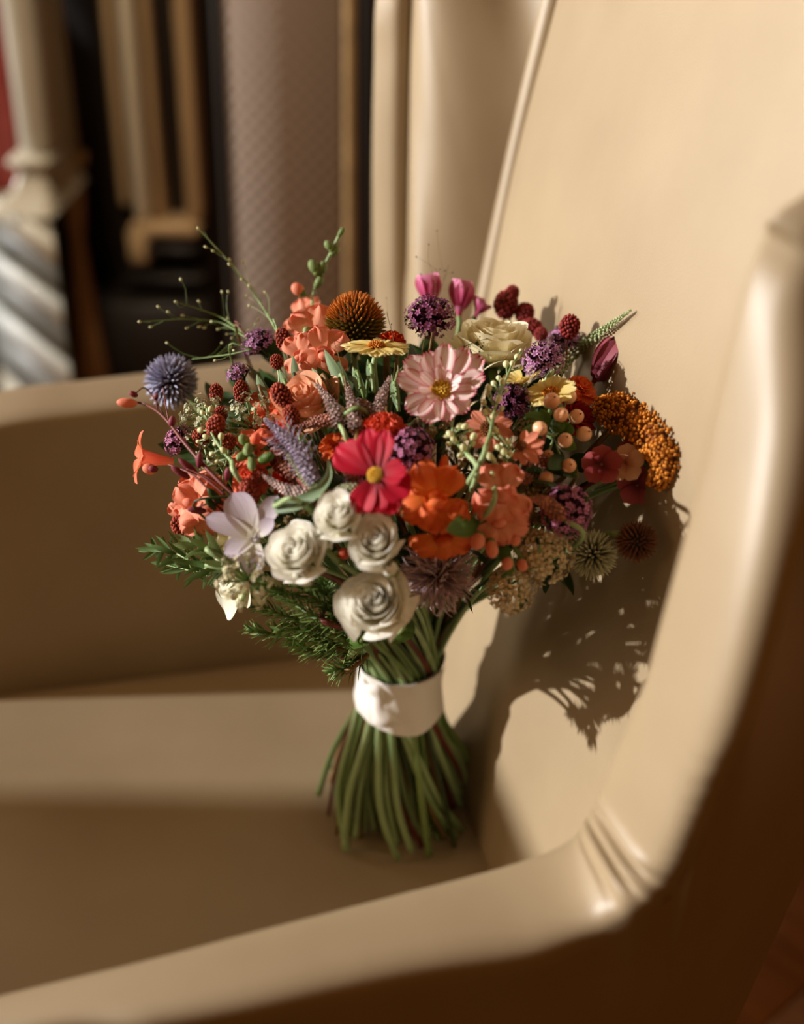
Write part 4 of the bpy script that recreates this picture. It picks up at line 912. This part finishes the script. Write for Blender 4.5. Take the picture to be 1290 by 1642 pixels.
# globe thistles and allium
globe(275, 612, 45, 'blue grey globe thistle at the upper left edge', 'globe_thistle', 'thistle', BLUEG, (-.3, .3, .8), -.004, 280, .5, .055)
globe(951, 889, 41, 'green globe thistle at the lower right, facing the viewer', 'globe_thistle', 'thistle', GREENG, (.2, -.1, .95), .006, 250, .5, .058)
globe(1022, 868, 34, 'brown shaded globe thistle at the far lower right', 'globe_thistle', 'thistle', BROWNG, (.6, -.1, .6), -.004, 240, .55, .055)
globe(703, 922, 62, 'dark mauve allium with wavy filaments beside the largest white rose', 'allium', 'allium', ALL, (.05, .1, .95), -.002, 420, .36, .05, wavy=True, corem=solid('allium_core', (36, 26, 28), rough=.9), col='l')
# snapdragons
def snapdragon(label, blooms, buds, mat, throat, spine, col='l', leaves=(), off=0., rad=2.):
    Q = A([P(x, y, o) for x, y, o in spine]); s = mpx(Q[0], 1)
    t = thing('snapdragon', label, 'snapdragon', Q[-1], GRP)
    part('flower_spike', tube(cr(Q, 24), np.linspace(.9, .35, 24) * rad * s * 1.6, 7), smat(col), t)
    for i, (px, py, rp, fc, roll, o) in enumerate(blooms):
        p = P(px, py, o, mpx(Q[0], rp * .6)); rr = mpx(p, rp); dd = scr(fc); snap_bloom(t, p, rr, dd, mat, throat, roll, 1., px)
        j = np.argmin(np.linalg.norm(cr(Q, 24) - p, axis=1)); part('pedicel', tube(cr([cr(Q, 24)[j], p - dd * rr * 1.5, p - dd * rr * 1.1], 8), .0009, 5), smat(col), t)
        part('calyx', tf(ball(.32 * rr, .32 * rr, .3 * rr, 8, 6), frame(dd), p - dd * rr * 1.2), SEPAL, t)
    for px, py, w_, h_, fc, o, m_ in buds:
        p = P(px, py, o); s2 = mpx(p, 1); dd = scr(fc); bd = part('bud', bud_geo(p, dd, w_ * s2, h_ * s2), m_ or mat, t)
        part('bud_calyx', tf(ball(w_ * s2 * .8, w_ * s2 * .8, h_ * s2 * .5, 8, 6), frame(dd), p - dd * h_ * s2 * .75), SEPAL, bd)
        j = np.argmin(np.linalg.norm(cr(Q, 24) - p, axis=1)); part('pedicel', tube(A([cr(Q, 24)[j], p - dd * h_ * s2 * .9]), .0006, 5), smat(col), t)
    for bx, by, tx, ty, w_, o1, o2, m_ in leaves:
        a, b2 = P(bx, by, o1), P(tx, ty, o2); part('leaf', leaf_geo(a, b2, mpx(a, w_), unit(CAM - a), .06), m_, t)
    stem(t, Q[-1], unit(Q[0] - Q[-1]), .0018, 'l', bow=.02); return t
YTH = petal_mat('snap_yellow', (240, 180, 60), (240, 160, 60), tr=.1)
snapdragon('orange snapdragon with two open blooms right of the crimson cosmos', [(700, 800, 40, (.05, .25, 1), 0., .022), (712, 862, 38, (.1, -.35, .9), .1, .016), (668, 785, 36, (-.4, .3, .85), .3, .006)], [(712, 750, 9, 22, (.1, .9, .3), .006, None)], ORNG, ORNG, [(714, 735, .0), (706, 790, -.004), (704, 850, -.008)], 'd', [(770, 838, 716, 850, 38, .012, .030, LEAFG)])
snapdragon('salmon snapdragon with hanging pink buds at the lower right front', [(806, 790, 36, (.05, .45, .9), 0., .018), (800, 832, 34, (-.1, .0, 1), .2, .016)], [(766, 868, 13, 16, (-.2, -.6, .7), .016, None), (789, 880, 11, 17, (.1, -.8, .6), .016, None), (826, 866, 10, 11, (.5, -.3, .8), .014, None), (814, 904, 10, 12, (-.3, -.7, .6), .014, None), (838, 906, 9, 12, (.2, -.6, .7), .014, None)], SALM, SALM, [(836, 955, .016), (826, 915, .012), (810, 868, .006), (796, 835, .0)], 'l', [(800, 860, 822, 925, 22, .006, .016, LEAFG), (838, 935, 836, 978, 14, .016, .018, LEAFL), (820, 870, 850, 915, 9, .006, .014, LEAFL), (858, 900, 868, 872, 9, .012, .016, LEAFL)])
snapdragon('coral snapdragon with a bare green bud tip rising at the top left', [(484, 505, 26, (-.35, .6, .7), 0., -.006), (505, 530, 34, (-.1, .5, .85), .3, -.004), (522, 566, 30, (.1, .2, .9), -.2, -.008), (478, 570, 24, (-.4, .1, .8), .4, -.012)], [(548, 372, 5, 8, (.5, .8, .1), 0, LEAFL), (528, 394, 7, 10, (-.6, .8, .1), 0, LEAFL), (538, 402, 6, 9, (.6, .7, .1), 0, LEAFL), (504, 428, 9, 13, (-.5, .85, .1), 0, LEAFL), (517, 430, 8, 12, (.3, .9, .2), 0, LEAFL), (512, 452, 7, 10, (.5, .8, .1), 0, LEAFL), (478, 464, 10, 12, (-.7, .6, .2), 0, None)], SALM, SALM, [(550, 366, -.002), (534, 400, -.002), (516, 436, -.002), (502, 474, -.004), (500, 530, -.01)], 'l', rad=2.4)
snapdragon('salmon alstroemeria-like snapdragon at the left edge above the rosemary', [(305, 800, 32, (-.6, .35, .7), 0., .002), (322, 812, 34, (-.1, .3, .95), .5, .0), (292, 832, 22, (-.6, -.3, .6), .2, -.002), (345, 790, 24, (.1, .6, .7), .2, -.006)], [(308, 838, 8, 18, (-.9, -.1, .4), .004, None)], SALM, SALM, [(300, 800, -.004), (330, 812, -.01), (360, 822, -.02)], 'g')
snapdragon('coral pink snapdragon among green buds left of centre', [(402, 722, 28, (-.3, .5, .8), 0., -.004), (420, 655, 26, (-.4, .5, .7), 0., -.012)], [(392, 706, 9, 12, (-.5, .6, .6), .010, LEAFL), (410, 704, 9, 12, (.3, .7, .7), .012, None), (398, 722, 9, 13, (0, -.6, .8), .012, LEAFL), (388, 732, 8, 12, (-.6, -.4, .7), .010, LEAFL), (404, 744, 8, 14, (.1, -.8, .6), .010, LEAFL), (428, 734, 9, 16, (.7, .3, .6), .010, LEAFG)], CORAL, CORAL, [(402, 704, .004), (404, 725, .004), (412, 760, -.008)], 'l')
# trumpet flower stalk
def stalk(t, pts, offs, r0, r1, col): 
    Q = A([P(x, y, o) for (x, y), o in zip(pts, offs)]); part('stalk', tube(cr(Q, 30), np.linspace(r0, r1, 30), 6), smat(col), t); return Q
pb0 = P(398, 815, .004); t = thing('penstemon', 'dark red penstemon stalk with buds and a coral trumpet flower leaning left', 'penstemon', pb0, GRP)
Q = stalk(t, [(398, 815), (345, 765), (300, 715), (262, 668), (232, 648), (212, 645)], [.004, .008, .012, .012, .012, .012], .0013, .0006, 'r')
for pts in ([(268, 676), (248, 640), (232, 622), (218, 630)], [(272, 680), (266, 650), (262, 622)], [(252, 660), (251, 640), (250, 634)], [(275, 684), (274, 675), (276, 668)]): stalk(t, pts, [.012] * len(pts), .0005, .0004, 'r')
for pts in ([(396, 830), (350, 800), (310, 762), (270, 745)], [(392, 826), (352, 786), (318, 760), (300, 752)], [(370, 812), (340, 806), (315, 815)], [(352, 775), (320, 760), (285, 750)], [(365, 825), (345, 808), (338, 800)]): stalk(t, pts, [.006 + .004 * i for i in range(len(pts))], .0007, .0005, 'r')
for (px, py, w_, h_, fc, m_) in ((204, 646, 8, 17, (-1, .05, .2), SALM), (214, 632, 5, 8, (-.9, .4, .2), MAUVE), (276, 676, 6, 10, (.2, .9, .2), MAUVE), (251, 636, 4, 6, (0, 1, .2), MAUVE), (302, 748, 6, 20, (-.7, .6, .3), MAUVE), (290, 758, 6, 18, (-.8, .5, .3), MAUVE), (344, 795, 7, 16, (-.6, .7, .4), LEAFD), (316, 818, 6, 16, (-1, .1, .3), MAUVE), (338, 808, 6, 14, (-.5, .7, .4), LEAFD), (320, 738, 6, 14, (.1, .9, .3), MAUVE), (365, 760, 6, 12, (.2, .8, .4), MAUVE), (240, 752, 9, 12, (-.9, .2, .3), SALM), (246, 752, 6, 8, (-.9, .1, .3), MAUVE)):
    p = P(px, py, .014); s = mpx(p, 1); part('bud', bud_geo(p, scr(fc), w_ * s, h_ * s), m_, t)
p0 = P(226, 734, .014); s = mpx(p0, 1); d = scr((-1, .12, .35)); R = frame(d)
def trf(u, v):
    th = u * PI; rr = s * (6 + 9 * v ** 1.5); return rr * np.cos(th), rr * np.sin(th), (-52 + 52 * v) * s
tb = part('trumpet', tf(grid(trf, 18, 10, True), R, p0), CORAL, t)
for i in range(5): part('lobe', put(petal(34 * s, 26 * s, m=.5, bend=-.9, cup=.1, base=.7), i * 1.2566 + .3, .55, 13 * s, -1 * s, R, p0), CORAL, tb)
stem(t, pb0, unit(Q[2] - pb0), .0014, 'r')
# spikes
spikelet([(545, 680), (532, 650), (508, 615)], 26, 'grey mauve veronica spike leaning left under the coneflower', VER, off=.006)
spikelet([(572, 690), (566, 655), (556, 612)], 28, 'grey mauve veronica spike, upright, left of the yellow zinnia stem', VER, off=.008)
spikelet([(600, 690), (612, 640), (626, 604)], 26, 'grey mauve veronica spike right of the yellow zinnia stem', VER, off=.004)
spikelet([(600, 670), (585, 650), (572, 640)], 26, 'short dusky veronica between the two upright spikes', VER, off=.002, n=110)
spikelet([(505, 775), (480, 725), (450, 695), (425, 672)], 30, 'lilac veronica spike with fine filaments left of the crimson cosmos', VERL, off=.014, fil=150, n=240, m2=VERG)
spikelet([(515, 790), (490, 765), (462, 730)], 28, 'green veronica spike beside the long curved leaf', VERG, off=.010, n=200)
spikelet([(500, 792), (460, 785), (420, 762)], 26, 'pinkish green veronica spike above the freesia', VER, off=.008, n=200)
spikelet([(540, 672), (500, 678), (462, 690)], 24, 'dark brown lying veronica spike under the peach rose', ASTR, off=.004)
spikelet([(475, 765), (450, 735), (432, 705)], 28, 'brown red astilbe spike among the burnets', ASTR, 'astilbe_spike', 'astilbe', off=.004)
spikelet([(570, 770), (555, 740), (548, 705)], 24, 'dusky mauve veronica left of the crimson cosmos centre', ASTR, off=.004)
spikelet([(600, 800), (560, 782), (528, 790)], 22, 'fuzzy green mint spike above the top white rose', VERG, 'mint_spike', 'mint', off=.012, n=140, col='l')
spikelet([(900, 830), (875, 805), (850, 800)], 30, 'tan and pink astilbe spike over the violet verbena', ASTR, 'astilbe_spike', 'astilbe', off=.016, n=150)
spikelet([(880, 745), (850, 730), (822, 712)], 22, 'brown dusky astilbe below the orange daisy', ASTR, 'astilbe_spike', 'astilbe', off=.004)
spikelet([(870, 690), (862, 720), (850, 748)], 20, 'shaded brown astilbe left of the lowest berries', ASTR, 'astilbe_spike', 'astilbe', off=.002)
spikelet([(850, 770), (820, 755), (800, 735)], 22, 'red brown astilbe right above the salmon snapdragon', ASTR, 'astilbe_spike', 'astilbe', off=.004)
spikelet([(785, 760), (765, 740), (745, 735)], 22, 'brown astilbe tuft in the shade above the orange snapdragon', ASTR, 'astilbe_spike', 'astilbe', off=.0)
spikelet([(885, 602), (925, 562), (970, 528), (1012, 497)], 26, 'green white foxtail bud pointing to the upper right', FOX, 'foxtail_spike', 'veronica', off=.0, n=240, fs=.42, taper=.12, base=.9, tmpl=BUD, col='l')
# golden amaranth
Q = A([P(x, y, o) for x, y, o in ((960, 650, .0), (1005, 668, .002), (1048, 700, .002), (1068, 740, .0), (1052, 780, .0))]); C = cr(Q, 60); s = mpx(C[30], 1)
t = thing('golden_amaranth', 'curved golden orange amaranth plume at the right edge', 'amaranth', Q[0], GRP)
part('plume_axis', tube(C, np.interp(np.linspace(0, 1, 60), [0, .2, .6, 1], [10, 20, 17, 8]) * s, 10), solid('amaranth_core', (120, 62, 16), rough=.9), t)
n = 1500; k = rng.uniform(0, 1, n); th = rng.uniform(0, 6.283, n); ii = (k * 59).astype(int)
rad = np.interp(k, [0, .2, .6, 1], [17, 33, 26, 13]) * s * (.85 + .3 * np.abs(np.sin(k * 26 + np.round(th * 1.2)))) * rng.uniform(.75, 1.1, n)
T = np.gradient(C, axis=0); fr = [frame(q, ref=(.2, .4, .9)) for q in T]
ps = A([C[i] + (fr[i][:, 0] * math.cos(a) + fr[i][:, 1] * math.sin(a)) * r_ for i, a, r_ in zip(ii, th, rad)])
part('seed_grains', inst(GRN, np.eye(3)[None] * (s * rng.uniform(4.2, 6.5, n))[:, None, None], ps, rng.uniform(0, 1, n)), GOLD, t, 'stuff')
stem(t, Q[0], unit(Q[0] - Q[1]), .0016, 'g')
# hypericum berries with leaves
pb0 = P(890, 700, .0); t = thing('hypericum_sprig', 'sprig of peach hypericum berries with green leaves at right', 'berries', pb0, GRP)
for (px, py, rp, fc, o) in ((885, 643, 13.5, (.2, .3, 1), .018), (913, 636, 12, (.3, .6, .8), .014), (900, 665, 12, (.3, .2, 1), .022), (925, 668, 12, (.3, .2, .9), .014), (866, 687, 12, (.3, -.1, 1), .022), (907, 706, 12, (.1, .3, .9), .018), (937, 696, 12.5, (.4, .2, .9), .012), (913, 747, 12, (.1, .1, 1), .012), (876, 768, 12, (.5, .6, .6), .004), (880, 730, 9, (0, .2, 1), .004)):
    p = P(px, py, o); s = mpx(p, 1); d = scr(fc)
    b = part('berry', tf(ball(rp * s, rp * s, rp * s * 1.12, 14, 10, rp * s * .12), frame(d), p), BERRY, t)
    part('berry_tip', tf(ball(1.6 * s, 1.6 * s, 3 * s, 6, 5), frame(d), p + d * rp * s * 1.25), solid('berry_tip', (96, 52, 30), rough=.7), b)
    for i in range(4): part('sepal', put(petal(rp * 1.1 * s, rp * .75 * s, m=.5, bend=.8, cup=.15, nu=5, nv=6), i * 1.57, .2, rp * .2 * s, -rp * 1.0 * s, frame(d, px), p), SEPAL, b)
    part('berry_stalk', tube(cr([pb0, (pb0 + p) / 2 - d * .006, p - d * rp * s], 10), .0006, 5), smat('l'), t)
for (bx, by, tx, ty, w_, m_) in ((880, 680, 842, 664, 24, LEAFG), (878, 690, 836, 692, 24, LEAFG), (885, 672, 905, 690, 30, LEAFG), (900, 690, 922, 690, 24, LEAFG), (890, 700, 925, 720, 22, LEAFG), (880, 690, 868, 655, 22, LEAFG), (905, 730, 880, 752, 26, LEAFD), (900, 740, 925, 765, 24, LEAFD), (870, 700, 850, 715, 20, LEAFD)):
    a, b2 = P(bx, by, .008), P(tx, ty, .014); part('leaf', leaf_geo(a, b2, mpx(a, w_), unit(CAM - a), .08, fold=.15, m=.55), m_, t)
stem(t, pb0, unit(pb0 - EC), .0016, 'l')
# phlox
def phlox(px, py, rp, fc, off, mat, label):
    daisy(px, py, label, [(a, rp, rp * .95, .12) for a in range(18, 378, 72)], mat, fc, 'brown', off, 'phlox', 'phlox', dict(m=.66, tipw=.35, cup=.06, bend=-.3, tooth=.04, pleat=0, base=.3, nt=1), csz=2.6, n_st=8)
phlox(965, 745, 34, (-.25, .25, .95), .004, PHLOXR, 'dusky rose phlox flower, left one under the golden amaranth')
phlox(1022, 778, 34, (.1, -.1, 1), .006, PHLOXR, 'dusky rose phlox flower, lowest one under the golden amaranth')
phlox(1004, 742, 32, (-.5, .15, .85), .018, PHLOXP, 'pale peach phlox flower between the two dusky rose phlox')
phlox(1018, 722, 26, (.2, .5, .8), .002, PHLOXR, 'dusky rose phlox flower tucked behind the pale peach phlox')
# pale bud sprays
def budspray(label, spine, buds, off, r=5.5, name='bud_spray'):
    Q = A([P(x, y, off) for x, y in spine]); t = thing(name, label, 'bud spray', Q[-1], GRP); C = cr(Q, 30); s = mpx(Q[0], 1)
    part('spray_axis', tube(C, np.linspace(1.4, 3.2, 30) * s, 6), smat('l'), t)
    for i, (px, py) in enumerate(buds):
        p = P(px, py, off + .003 * ((i * 7) % 3 - 1)); j = np.argmin(np.linalg.norm(C - p, axis=1)); j = min(29, j + 3); rr = r * s * (.75 + .5 * ((i * 5) % 7) / 7)
        part('bud_stalk', tube(A([C[j], p]), .0005, 4), smat('l'), t); dd = unit(p - C[j] + 1e-5)
        part('bud', bud_geo(p, dd, rr * .85, rr * 1.1), WAX, t)
    stem(t, Q[-1], unit(Q[0] - Q[-1]), .0013, 'l')
budspray('pale green bud spray rising right of the striped cosmos', [(838, 566), (822, 585), (808, 618), (795, 650), (788, 690), (780, 715)], [(836, 562), (830, 572), (822, 583), (836, 590), (812, 584), (806, 612), (800, 606), (812, 626), (784, 622), (792, 615), (782, 632), (800, 640), (776, 645), (805, 655), (790, 668), (778, 662)], .018)
budspray('pale waxy bud spray under the striped cosmos', [(728, 668), (726, 690), (735, 712), (748, 725)], [(716, 700), (722, 696), (728, 705), (720, 712), (738, 684), (746, 684), (745, 703), (756, 690), (760, 700), (742, 722), (738, 730), (744, 718), (758, 712)], .012, 6)
budspray('white and pink bud spray left of the small orange daisy', [(822, 700), (815, 720), (812, 740), (802, 762), (795, 780)], [(806, 712), (800, 718), (814, 708), (820, 716), (808, 724), (818, 728), (804, 732), (788, 696), (794, 690), (810, 745), (792, 738), (786, 732), (796, 746), (800, 765), (790, 760), (798, 772)], .014, 6)
budspray('pale green buds rising beside the left lace flower', [(332, 655), (338, 690), (352, 715), (372, 740)], [(330, 652), (338, 656), (325, 662), (334, 664), (322, 690), (330, 700), (345, 712), (318, 708), (358, 722), (340, 728), (348, 740), (355, 700)], .008, 5)
# rosehip
p = P(552, 888, .004); s = mpx(p, 1); t = thing('rosehip', 'tiny red rosehip between the white roses', 'rosehip', p, GRP)
part('hip', tf(ball(10 * s, 10 * s, 9 * s, 12, 8), frame(scr((0, .4, .9))), p), solid('hip_red', (190, 60, 40), (206, 84, 56), rough=.35), t)
for i in range(4): part('sepal', put(petal(16 * s, 9 * s, m=.5, bend=.2, nu=5, nv=6), i * 1.57 + .4, -.2, 3 * s, -8 * s, frame(scr((0, .4, .9))), p), SEPAL, t)
stem(t, p - scr((0, .4, .9)) * 8 * s, scr((0, .4, .9)), .001, 'g')

# ------------------------------------------------------------------ bouquet: greenery
# long curved blade
Q = A([P(x, y, o) for x, y, o in ((440, 812, .022), (478, 806, .026), (508, 788, .028), (526, 765, .026), (528, 742, .020))]); C = cr(Q, 24)
t = thing('blade_leaf', 'long curved grey green leaf between the freesia and the crimson cosmos', 'leaf', Q[0], GRP)
T = np.gradient(C, axis=0); wv = [unit(np.cross(unit(q), unit(CAM - c) + M[:, 1] * (.9 * i / 23))) for i, (q, c) in enumerate(zip(T, C))]
ww = np.interp(np.linspace(0, 1, 24), [0, .15, .7, 1], [12, 12.5, 7, 1.2]) * mpx(Q[2], 1)
V = A([[C[i] + wv[i] * ww[i] * u - (1 - u * u) * .0012 * unit(CAM - C[i]) for u in np.linspace(-1, 1, 7)] for i in range(24)]).reshape(-1, 3)
part('blade', (V, gridf(7, 24), np.stack([np.tile(np.linspace(0, 1, 7), 24), np.repeat(np.linspace(0, 1, 24), 7)], 1)), LEAFB, t); stem(t, Q[0], unit(Q[0] - Q[1]), .0012, 'l')
def sprig(name, label, cat, spine, leaves, m, off, seed, n, L, W, col='g', kind=None, spread=.9, offe=0.):
    """leafy branch; leaves numbered in pixels are parts, a needle branch keeps its needles in one part"""
    rg = np.random.default_rng(seed); Q = A([P(x, y, off + (offe - off) * i / (len(spine) - 1)) for i, (x, y) in enumerate(spine)]); C = cr(Q, 40); s = mpx(Q[-1], 1)
    t = thing(name, label, cat, Q[0], GRP); part('branch', tube(C, np.linspace(2.4, 1.0, 40) * s, 6), smat(col), t)
    T = np.gradient(C, axis=0); mb = MB()
    for i in range(n):
        k = (i + .6) / n; j = min(39, int(k * 39)); f = frame(T[j], ref=(.2, .4, .9)); a = i * 2.39996
        o_ = f[:, 0] * math.cos(a) + f[:, 1] * math.sin(a); dd = unit(o_ * spread + unit(T[j]) * rg.uniform(.6, 1.3) + rg.normal(0, .12, 3)); ll = L * s * rg.uniform(.7, 1.15) * (1 - .45 * max(0, k - .75) / .25)
        g = leaf_geo(C[j], C[j] + dd * ll, W * s * rg.uniform(.8, 1.2), np.cross(dd, np.cross(unit(T[j]) + .01, dd)) + .01, rg.uniform(-.08, .12), .3, .5, *((8, 3) if kind else (9, 5)))
        if kind: mb.add(g)
        else: part('leaf', g, m, t)
    if kind: part('needles', mb, m, t, 'stuff')
    stem(t, Q[0], unit(Q[0] - Q[1]), .0015, col); return t
ROSM = petal_mat('rosemary_leaf', (66, 92, 48), (88, 116, 62), (110, 138, 80), tr=.12, streak=.1, rough=.45, scale=3)
NEED = petal_mat('needle_leaf', (62, 88, 36), (84, 112, 50), (130, 150, 84), tr=.1, streak=.1, rough=.45, scale=3)
sprig('rosemary_sprig', 'rosemary like sprig with pale narrow leaves sticking out at far left', 'greenery', [(370, 915), (320, 905), (275, 885), (240, 880)], 0, ROSM, .006, 1, 36, 52, 8, 'l', None, .75, .004)
sprig('rosemary_sprig', 'second green sprig with broader upright leaves above the ivory yarrow', 'greenery', [(372, 905), (335, 880), (300, 868)], 0, LEAFL, .006, 2, 18, 46, 13, 'l', None, .8, .004)
sprig('rosemary_sprig', 'drooping narrow leaf sprig below the far left rosemary', 'greenery', [(365, 915), (310, 915), (262, 905)], 0, ROSM, .002, 4, 22, 44, 7, 'l', None, .75)
for i, (sp, lab, o) in enumerate((([(560, 1010), (500, 985), (450, 950), (405, 935)], 'needle fern branch under the ivory yarrow, uppermost of the dark ferns', .002), ([(570, 1030), (510, 1010), (450, 985), (402, 970)], 'needle fern branch pointing left below the yarrow', -.002), ([(575, 1045), (520, 1030), (450, 1020), (395, 1005)], 'needle fern branch lowest but one at the left of the ribbon', -.002), ([(585, 1060), (550, 1050), (505, 1045), (465, 1030)], 'needle fern branch lowest, just above the ribbon', .0), ([(575, 1020), (545, 990), (500, 955), (455, 925)], 'needle fern branch rising behind the lowest rosebud', -.006), ([(590, 1050), (570, 1065), (550, 1072), (530, 1076)], 'short fern tip touching the upper edge of the ribbon', .004), ([(585, 1030), (560, 1000), (530, 960), (520, 930)], 'dark fern branch in the shade between the white roses', -.008), ([(590, 1030), (540, 1035), (490, 1010), (440, 1012)], 'dense dark fern branch in the middle of the lower left ferns', -.006))):
    sprig('fern_sprig', lab, 'greenery', sp, 0, NEED, o, 20 + i, 110 if i != 5 else 60, 34, 4.2, 'g', 'stuff', 1.0, o)
def fleaf(label, bx, by, tx, ty, w_, o1, o2, m_, name='rose_leaf', **k):
    a, b2 = P(bx, by, o1), P(tx, ty, o2); t = thing(name, label, 'leaf', a, GRP)
    part('blade', leaf_geo(a, b2, mpx(a, w_), unit(CAM - a), **k), m_, t)
    part('midrib', tube(a + (b2 - a) * np.linspace(0, .97, 6)[:, None] + unit(CAM - a) * (np.sin(np.linspace(0, 1, 6) * PI) * k.get('arch', 0.) * np.linalg.norm(b2 - a) + .0002)[:, None], np.linspace(.0006, .0002, 6), 4), smat('l'), t)
    stem(t, a, unit(a - b2), .001, 'g')
fleaf('dark serrated rose leaf under the right side of the largest white rose', 655, 985, 630, 1032, 44, .004, .010, LEAFG, serr=.12, arch=.1)
fleaf('bright green leaf under the left side of the largest white rose', 608, 1012, 548, 1038, 26, .004, .012, LEAFG, arch=.12)
fleaf('narrow folded leaf hanging below the largest white rose', 590, 1012, 556, 1058, 16, .006, .010, LEAFL, arch=.05)
for (bx, by, tx, ty, w_, m_, lab) in ((560, 640, 520, 560, 18, LEAFB, 'grey green leaf left of the coneflower stem'), (540, 640, 500, 590, 15, LEAFB, 'grey green leaf below the coral snapdragon'), (585, 640, 566, 588, 16, LEAFB, 'grey green leaf under the coneflower'), (628, 640, 645, 588, 16, LEAFG, 'bright leaf under the right side of the yellow zinnia'), (600, 630, 590, 575, 14, LEAFB, 'small grey leaf behind the yellow zinnia stem'), (640, 660, 628, 600, 14, LEAFB, 'grey leaf between zinnia stem and striped cosmos'), (470, 650, 448, 592, 14, LEAFB, 'pale leaf behind the highest burnets'), (430, 660, 412, 600, 16, LEAFB, 'blurred pale leaf at back left'), (480, 640, 470, 570, 15, LEAFB, 'blurred pale leaf below the coral blooms'), (640, 850, 590, 830, 18, LEAFG, 'green leaf beneath the crimson cosmos'), (470, 655, 462, 690, 8, LEAFG, 'tiny bright leaf under the large dark burnet')):
    fleaf(lab, bx, by, tx, ty, w_, -.012 if by < 670 else .0, -.004 if by < 670 else .006, m_, 'filler_leaf', arch=.06)
# wispy panic grass
def panic(label, spine, beads, name='panic_grass', rr=.00045, br=4., col='g', m=WAX, off=-.006, thick=None):
    Q = A([P(x, y, off) for x, y in spine]); C = cr(Q, 40); t = thing(name, label, 'grass', Q[0], GRP); s = mpx(Q[0], 1)
    part('culm', tube(C, np.linspace(thick or rr, rr * .8, 40), 5), smat(col), t)
    mb, mb2 = MB(), MB()
    for (px, py) in beads:
        p = P(px, py, off); j = int(np.clip(np.argmin(np.linalg.norm(C - p, axis=1)) - 6, 0, 39)); mb.add(tube(cr([C[j], (C[j] + p) / 2 + rng.normal(0, .001, 3), p], 5), rr * .45, 3, False)); mb2.add(tf(ball(br * s * .55, br * s * .55, br * s * .75, 6, 5), frame(unit(p - C[j] + 1e-6)), p))
    if beads: part('hair_stalks', mb, smat(col), t, 'stuff'); part('seeds', mb2, m, t, 'stuff')
    stem(t, Q[0], unit(Q[0] - Q[1]), max(rr, .0005), col)
panic('longest wispy grass stalk rising to the upper left over the dark background', [(450, 540), (420, 490), (385, 440), (345, 395), (318, 366)], [(330, 396), (342, 402), (368, 416), (368, 424), (390, 420), (388, 448), (400, 458), (396, 475), (400, 490), (425, 468), (318, 366)], rr=.0004, br=4.5, thick=.0007, col='l')
panic('wispy grass stalk reaching furthest left over the dark background', [(400, 545), (355, 518), (300, 512), (260, 514), (224, 516)], [(224, 516), (242, 524), (254, 492), (270, 500), (293, 506), (300, 526), (320, 524), (328, 526), (340, 516)], rr=.00035, br=4.5, thick=.0006, col='g')
panic('wispy grass stalk between the two longest, ending in pale seeds', [(400, 542), (360, 512), (320, 496), (282, 484)], [(282, 484), (319, 483), (290, 448), (356, 468), (366, 468), (365, 510), (350, 528), (364, 536), (372, 542), (380, 532)], rr=.00035, br=4.2, thick=.0006, col='g')
panic('fine low grass wisp with seeds just above the chair arm', [(405, 560), (370, 568), (340, 572), (308, 576)], [(268, 550), (356, 550), (370, 556), (345, 578), (375, 562), (398, 530), (415, 512), (410, 520)], rr=.0003, br=4, thick=.0005, col='g')
SEED = solid('dark_seed', (70, 52, 44), rough=.7)
for i, (sp, bd, lab) in enumerate((([(668, 620), (682, 540), (705, 470), (720, 425)], [(701, 370), (726, 437), (733, 450), (741, 460), (668, 412)], 'hair-fine grass wisps with dark seeds above the purple verbena'), ([(640, 600), (630, 540), (620, 500)], [(620, 478), (628, 520)], 'single hair-fine grass wisp left of the purple verbena'), ([(690, 620), (740, 560), (790, 540)], [(770, 540), (808, 535), (745, 555), (752, 556), (774, 555)], 'hair-fine grass wisps crossing the big cream rose'), ([(560, 640), (540, 560), (510, 490)], [(500, 448), (548, 475), (590, 470), (500, 480)], 'hair-fine grass wisps over the coneflower'), ([(690, 560), (697, 490), (700, 430)], [(675, 440), (688, 392), (706, 432), (714, 434)], 'hair-fine upright grass wisps before the cream wing'))):
    panic(lab, sp, bd, 'hair_grass', .00018, 2.4, 'b', SEED, .004)
# filler greenery deep in the bouquet
mb = MB(); n = 420
D = fib(n, -.35, .12)
for i, q in enumerate(D):
    c = EC + q * ER * rng.uniform(.45, .80); L = rng.uniform(.016, .028); dd = unit(q + rng.normal(0, .6, 3))
    if back_gap(c + dd * L) < .004: continue
    mb.add(leaf_geo(c, c + dd * L, rng.uniform(.007, .014), rng.normal(0, 1, 3), .08, .25, .45, 7, 3))
fil = bpy.data.objects.new('filler_greenery', mesh_from('filler_greenery', mb.geo(), LEAFD)); COL.objects.link(fil)
fil['kind'] = 'stuff'; fil['label'] = 'dark green filler leaves packed between the flowers of the bouquet'; fil['category'] = 'greenery'
